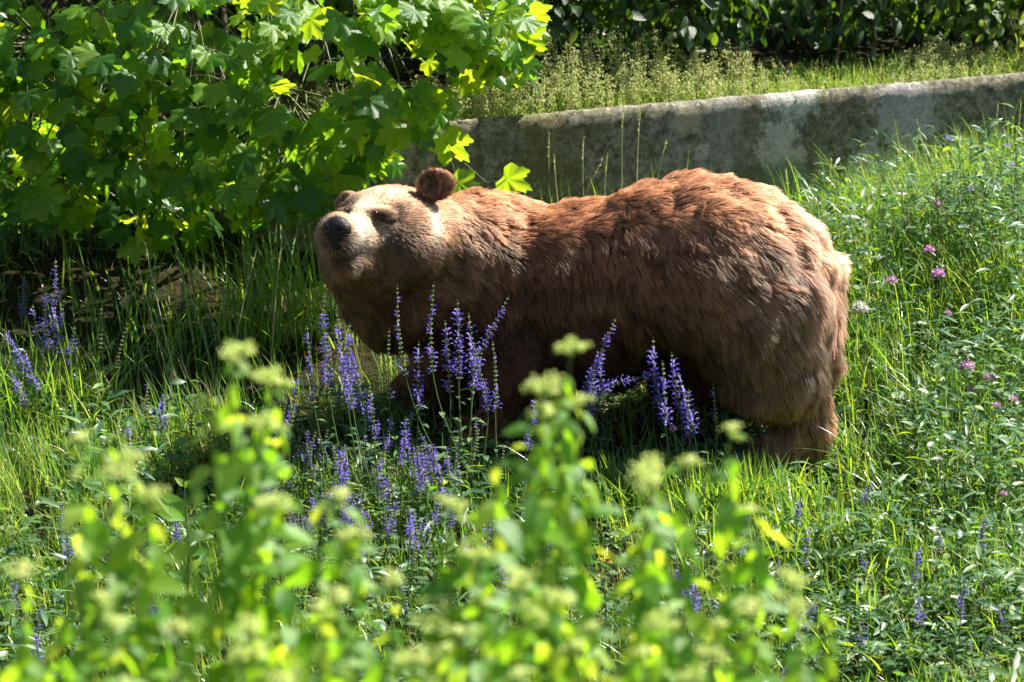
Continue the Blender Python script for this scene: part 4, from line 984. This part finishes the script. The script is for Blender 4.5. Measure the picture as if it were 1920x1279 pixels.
# nettle-like plant in the lower corner
def broad_plant(px, py, y, leaves, label):
    t = P(px, py, y); z = gh(t[0], y); root = empty('broad_leaved_plant', (t[0], y, z)); tag(root, label, 'plant'); H_ = t[2]-z; mb = MB()
    mb.tube([(0, 0, -.02), (.01, 0, H_*.5), (0, 0, H_)], [.004, .0035, .0015], 5); put('stem', mb.mesh('stem'), m_stem, root)
    me = fast_mesh('leaf', *ovate_tmpl(.27, 7, .3, .4)); me.materials.append(m_dog_o)
    for (u, dx, dz, s) in leaves:
        d = np.array([dx, rng.uniform(-.5, .1), dz]); o = bpy.data.objects.new('leaf', me); COL.objects.link(o); o.parent = root
        o.matrix_local = to_mat(frames(np.array([[0, 0, H_*u]]), norm(np.array([[-.2, -.7, .8]])), d[None], [s])[0])
broad_plant(345, 900, -1.2, [(.75, -.6, .9, .13), (.72, -.9, .5, .09), (.6, .9, .25, .09), (.55, -.9, -.1, .08), (.5, .8, .4, .08), (.35, .5, .8, .07), (.3, -.5, .6, .07), (.95, .4, .6, .04), (.96, -.4, .6, .04)], 'upright nettle like plant with one big sunlit leaf at the bottom')
# tall straw stalks before the wall
def stalk(px0, py0, px1, py1, y, label, head=True):
    a = G(px0, py0) if y is None else P(px0, py0, y); y = a[1]; b = P(px1, py1, y); z = gh(a[0], y)
    root = empty('grass_stalk', (a[0], y, z)); tag(root, label, 'grass stalk', 'tall grass stalks'); e = b - [a[0], y, z]; t = np.linspace(0, 1, 8)[:, None]
    mb = MB(); mb.tube(t*e + np.array([0, .03, 0])*np.sin(np.pi*t) + np.array([.02, 0, 0])*t**3, np.linspace(.0028, .0013, 8), 4); put('stem', mb.mesh('stem'), m_grass_o, root)
    if head:
        n = 26; u = rng.uniform(.8, 1.0, n); q = u[:, None]*e + [0, .0, 0]; d = norm(e + rng.normal(0, .12, (n, 3))); mb = MB()
        mb.inst(ovate_tmpl(.15, 3, .2, .1), frames(q + np.array([.02, 0, 0])*u[:, None]**3, rand_unit(n), d, rng.uniform(.008, .014, n)), rng.random(n)); f = put('seed_head', mb.mesh('seed_head'), m_seed, root)
for a in [(1040, 440, 1020, 250, 'pale grass stalk nearest the maple shoot'), (1060, 440, 1030, 290, 'pale grass stalk second from the maple shoot'), (1100, 440, 1085, 255, 'thin stalk leaning before the wall over the saddle of the bear'), (1170, 430, 1160, 195, 'tallest straw stalk crossing the edge of the wall'),
          (1135, 430, 1130, 290, 'short straw stalk below the tallest one'), (1195, 430, 1192, 200, 'straw stalk beside the tallest one'), (1215, 420, 1240, 265, 'green stalk slanting over the back of the bear'), (1060, 430, 1120, 300, 'stalk bent over the hollow of the back'),
          (940, 420, 935, 285, 'green stalk close to the maple shoot'), (1500, 420, 1465, 318, 'green stalk leaning before the round lichen spot'), (1555, 430, 1550, 300, 'upright green stalk before the middle of the wall'), (1620, 470, 1640, 330, 'stalk leaning outward before the wall'),
          (1800, 480, 1710, 225, 'long stalk leaning far over before the wall'), (1900, 480, 1905, 190, 'tallest stalk at the picture edge before the wall'), (1865, 480, 1862, 190, 'upright stalk near the high end of the wall'), (1770, 480, 1745, 260, 'stalk with pale head among the tall herbs'),
          (330, 720, 250, 500, 'long dim stalk leaning in the shade of the maple'), (345, 740, 262, 455, 'second long dim stalk leaning in the shade'), (420, 720, 470, 470, 'dim stalk upright in the shade near the chest of the bear'), (505, 700, 520, 440, 'dim stalk close before the face of the bear')]:
    stalk(a[0], a[1]+40, a[2], a[3], None, a[4])

# ------------------------------------------------------------------ out of focus dogwood shoots in front
DL = [fast_mesh('leaf', *ovate_tmpl(w_, 7, .22, dr)) for w_, dr in ((.26, .35), (.30, .55), (.22, .2))]
for x in DL: x.materials.append(m_dog_o)
def bud_head(m, r=.028):
    mb = MB(); S = np.array([(0, 0, .5), (.5, 0, 0), (0, .5, 0), (-.5, 0, 0), (0, -.5, 0), (0, 0, -.5)]); SF = [np.array([(0, 1, 2), (0, 2, 3), (0, 3, 4), (0, 4, 1), (5, 2, 1), (5, 3, 2), (5, 4, 3), (5, 1, 4)])]
    for g in range(m):
        a0 = g*2.4 + rng.normal(0, .3); q0 = r*math.sqrt((g+.3)/m)*rng.uniform(.8, 1.25); c0 = np.array([math.cos(a0)*q0, math.sin(a0)*q0, rng.normal(.006, .006) - q0*.2]); n = int(rng.integers(12, 24))
        p = c0 + rng.normal(0, 1, (n, 3))*[.0075, .0075, .004]
        mb.inst((S, SF), frames(p, rand_unit(n), rand_unit(n), rng.uniform(.005, .009, n)), np.clip(rng.normal(.3 + .4*rng.random(), .2, n), 0, 1))
        mb.tube([(0, 0, -.02), c0*.6 + [0, 0, -.008], c0], [.0012, .001, .0008], 3, tint=.1)
    return mb.mesh('bud_cluster')
BH = [bud_head(6, .026), bud_head(4, .018), bud_head(8, .032), bud_head(3, .016)]
def dogwood(px, py, y, nshoot, label, spread=.10, head=True, arch=0.):
    top = P(px, py, y); x = top[0]; z = gh(x, y); root = empty('dogwood_shrub', (x, y, z)); tag(root, label, 'shrub', 'blurred dogwood shrubs in front')
    mb = MB(); H_ = top[2] - z
    for s in range(nshoot):
        if s == 0: e = np.array([0, 0, H_]); 
        else: e = np.array([rng.normal(0, spread), rng.normal(0, spread), H_ - abs(rng.normal(0, .10)) - .03])
        st = np.array([e[0]*.3 + rng.normal(0, .02), e[1]*.3, -.03]); t = np.linspace(0, 1, 10)[:, None]
        cl = st + (e - st)*t + np.array([rng.normal(0, .02), 0, 0])*np.sin(np.pi*t)
        if arch and s == 0: cl[:, 0] += -arch*t[:, 0]**0*0 + arch*(t[:, 0]**4); 
        mb.tube(cl, np.linspace(.005, .0018, 10), 5)
        Ls = np.linalg.norm(e-st); nn = int(min(Ls, .62)/.034)
        for k in range(nn):
            u = 1 - (k*.034 + .012)/Ls
            if u < .05: break
            kk = u*9; i_ = int(kk); q = cl[i_]*(1-kk+i_) + cl[min(i_+1, 9)]*(kk-i_); az = k*1.57 + rng.normal(0, .3) + s
            for side in (0, math.pi):
                if rng.random() < .10: continue
                a = az + side; d = np.array([math.cos(a), math.sin(a), rng.uniform(-1.8, .4)]); o = bpy.data.objects.new('leaf', DL[rng.integers(3)]); COL.objects.link(o); o.parent = root
                sz = rng.uniform(.04, .088)*(.55 + .45*min(1, k/4))
                o.matrix_local = to_mat(frames((q + norm(d)*.006)[None], norm(np.array([[-d[0]*.4 + rng.normal(0, .35), -.25 + rng.normal(0, .35), 1.0]])), d[None], [sz])[0])
        if head and (s == 0 or rng.random() < .5):
            o = bpy.data.objects.new('bud_cluster', BH[rng.integers(4)]); COL.objects.link(o); o.parent = root; o.location = cl[-1] + [0, 0, .004]; o.rotation_euler = (rng.normal(0, .2), rng.normal(0, .2), rng.uniform(0, 6)); sc_ = rng.uniform(.75, 1.15); o.scale = (sc_,)*3
    put('stems', mb.mesh('stems'), m_twig, root)
for b in BH: b.materials.append(m_bud)
DW = [(440, 665, -6.6, 4, .11, 'tallest blurred dogwood column left of the sage clump'), (510, 715, -6.5, 2, .07, 'blurred dogwood leaning beside the tallest column'), (150, 825, -6.7, 5, .10, 'blurred dogwood with a broad cream head over the tall grass'), (225, 880, -6.8, 3, .08, 'blurred dogwood beside the broad cream head'),
      (1010, 655, -6.5, 2, .05, 'blurred dogwood arching before the belly of the bear'), (960, 730, -6.6, 3, .06, 'blurred dogwood under the arching one'), (1085, 755, -6.5, 2, .05, 'blurred dogwood hanging beside the belly of the bear'), (1372, 812, -6.5, 3, .06, 'blurred dogwood with cream head before the hind foot'),
      (1290, 870, -6.6, 4, .08, 'blurred dogwood before the short green grass mound'), (1220, 905, -6.7, 2, .06, 'small blurred dogwood beside the grass mound'), (850, 950, -6.7, 4, .08, 'blurred dogwood with cream head below the sage clump'), (640, 940, -6.8, 4, .08, 'blurred dogwood with flat yellow head below the chest'),
      (895, 1045, -7.0, 4, .09, 'blurred dogwood at the centre of the bottom'), (980, 1085, -7.2, 5, .09, 'blurred dogwood with the largest cream heads at the bottom'), (1490, 1090, -6.9, 3, .06, 'blurred dogwood outermost at the bottom beside the grass'), (1405, 1150, -7.0, 3, .07, 'blurred dogwood second from the outermost'),
      (40, 1080, -7.0, 5, .10, 'blurred dogwood in the bottom corner'), (190, 1130, -7.1, 4, .10, 'blurred dogwood next to the bottom corner'), (330, 1190, -7.2, 3, .08, 'low blurred dogwood under the nettle'), (470, 1180, -7.1, 4, .09, 'blurred dogwood below the tallest column'),
      (600, 1150, -7.2, 5, .10, 'blurred dogwood thick with leaves at the bottom'), (740, 1090, -7.1, 4, .09, 'blurred dogwood below the tall lower sage'), (1110, 1180, -7.2, 4, .09, 'blurred dogwood under the buttercups'), (1240, 1170, -7.2, 5, .09, 'blurred dogwood below the bright low sage'), (1330, 1230, -7.3, 3, .08, 'lowest blurred dogwood at the bottom edge'), (860, 1190, -7.3, 4, .09, 'blurred dogwood cut by the bottom edge')]
for (px, py, y, ns, sp, lab) in DW: dogwood(px, py, y, ns, lab, sp, True, .06 if 'arching' in lab else 0)
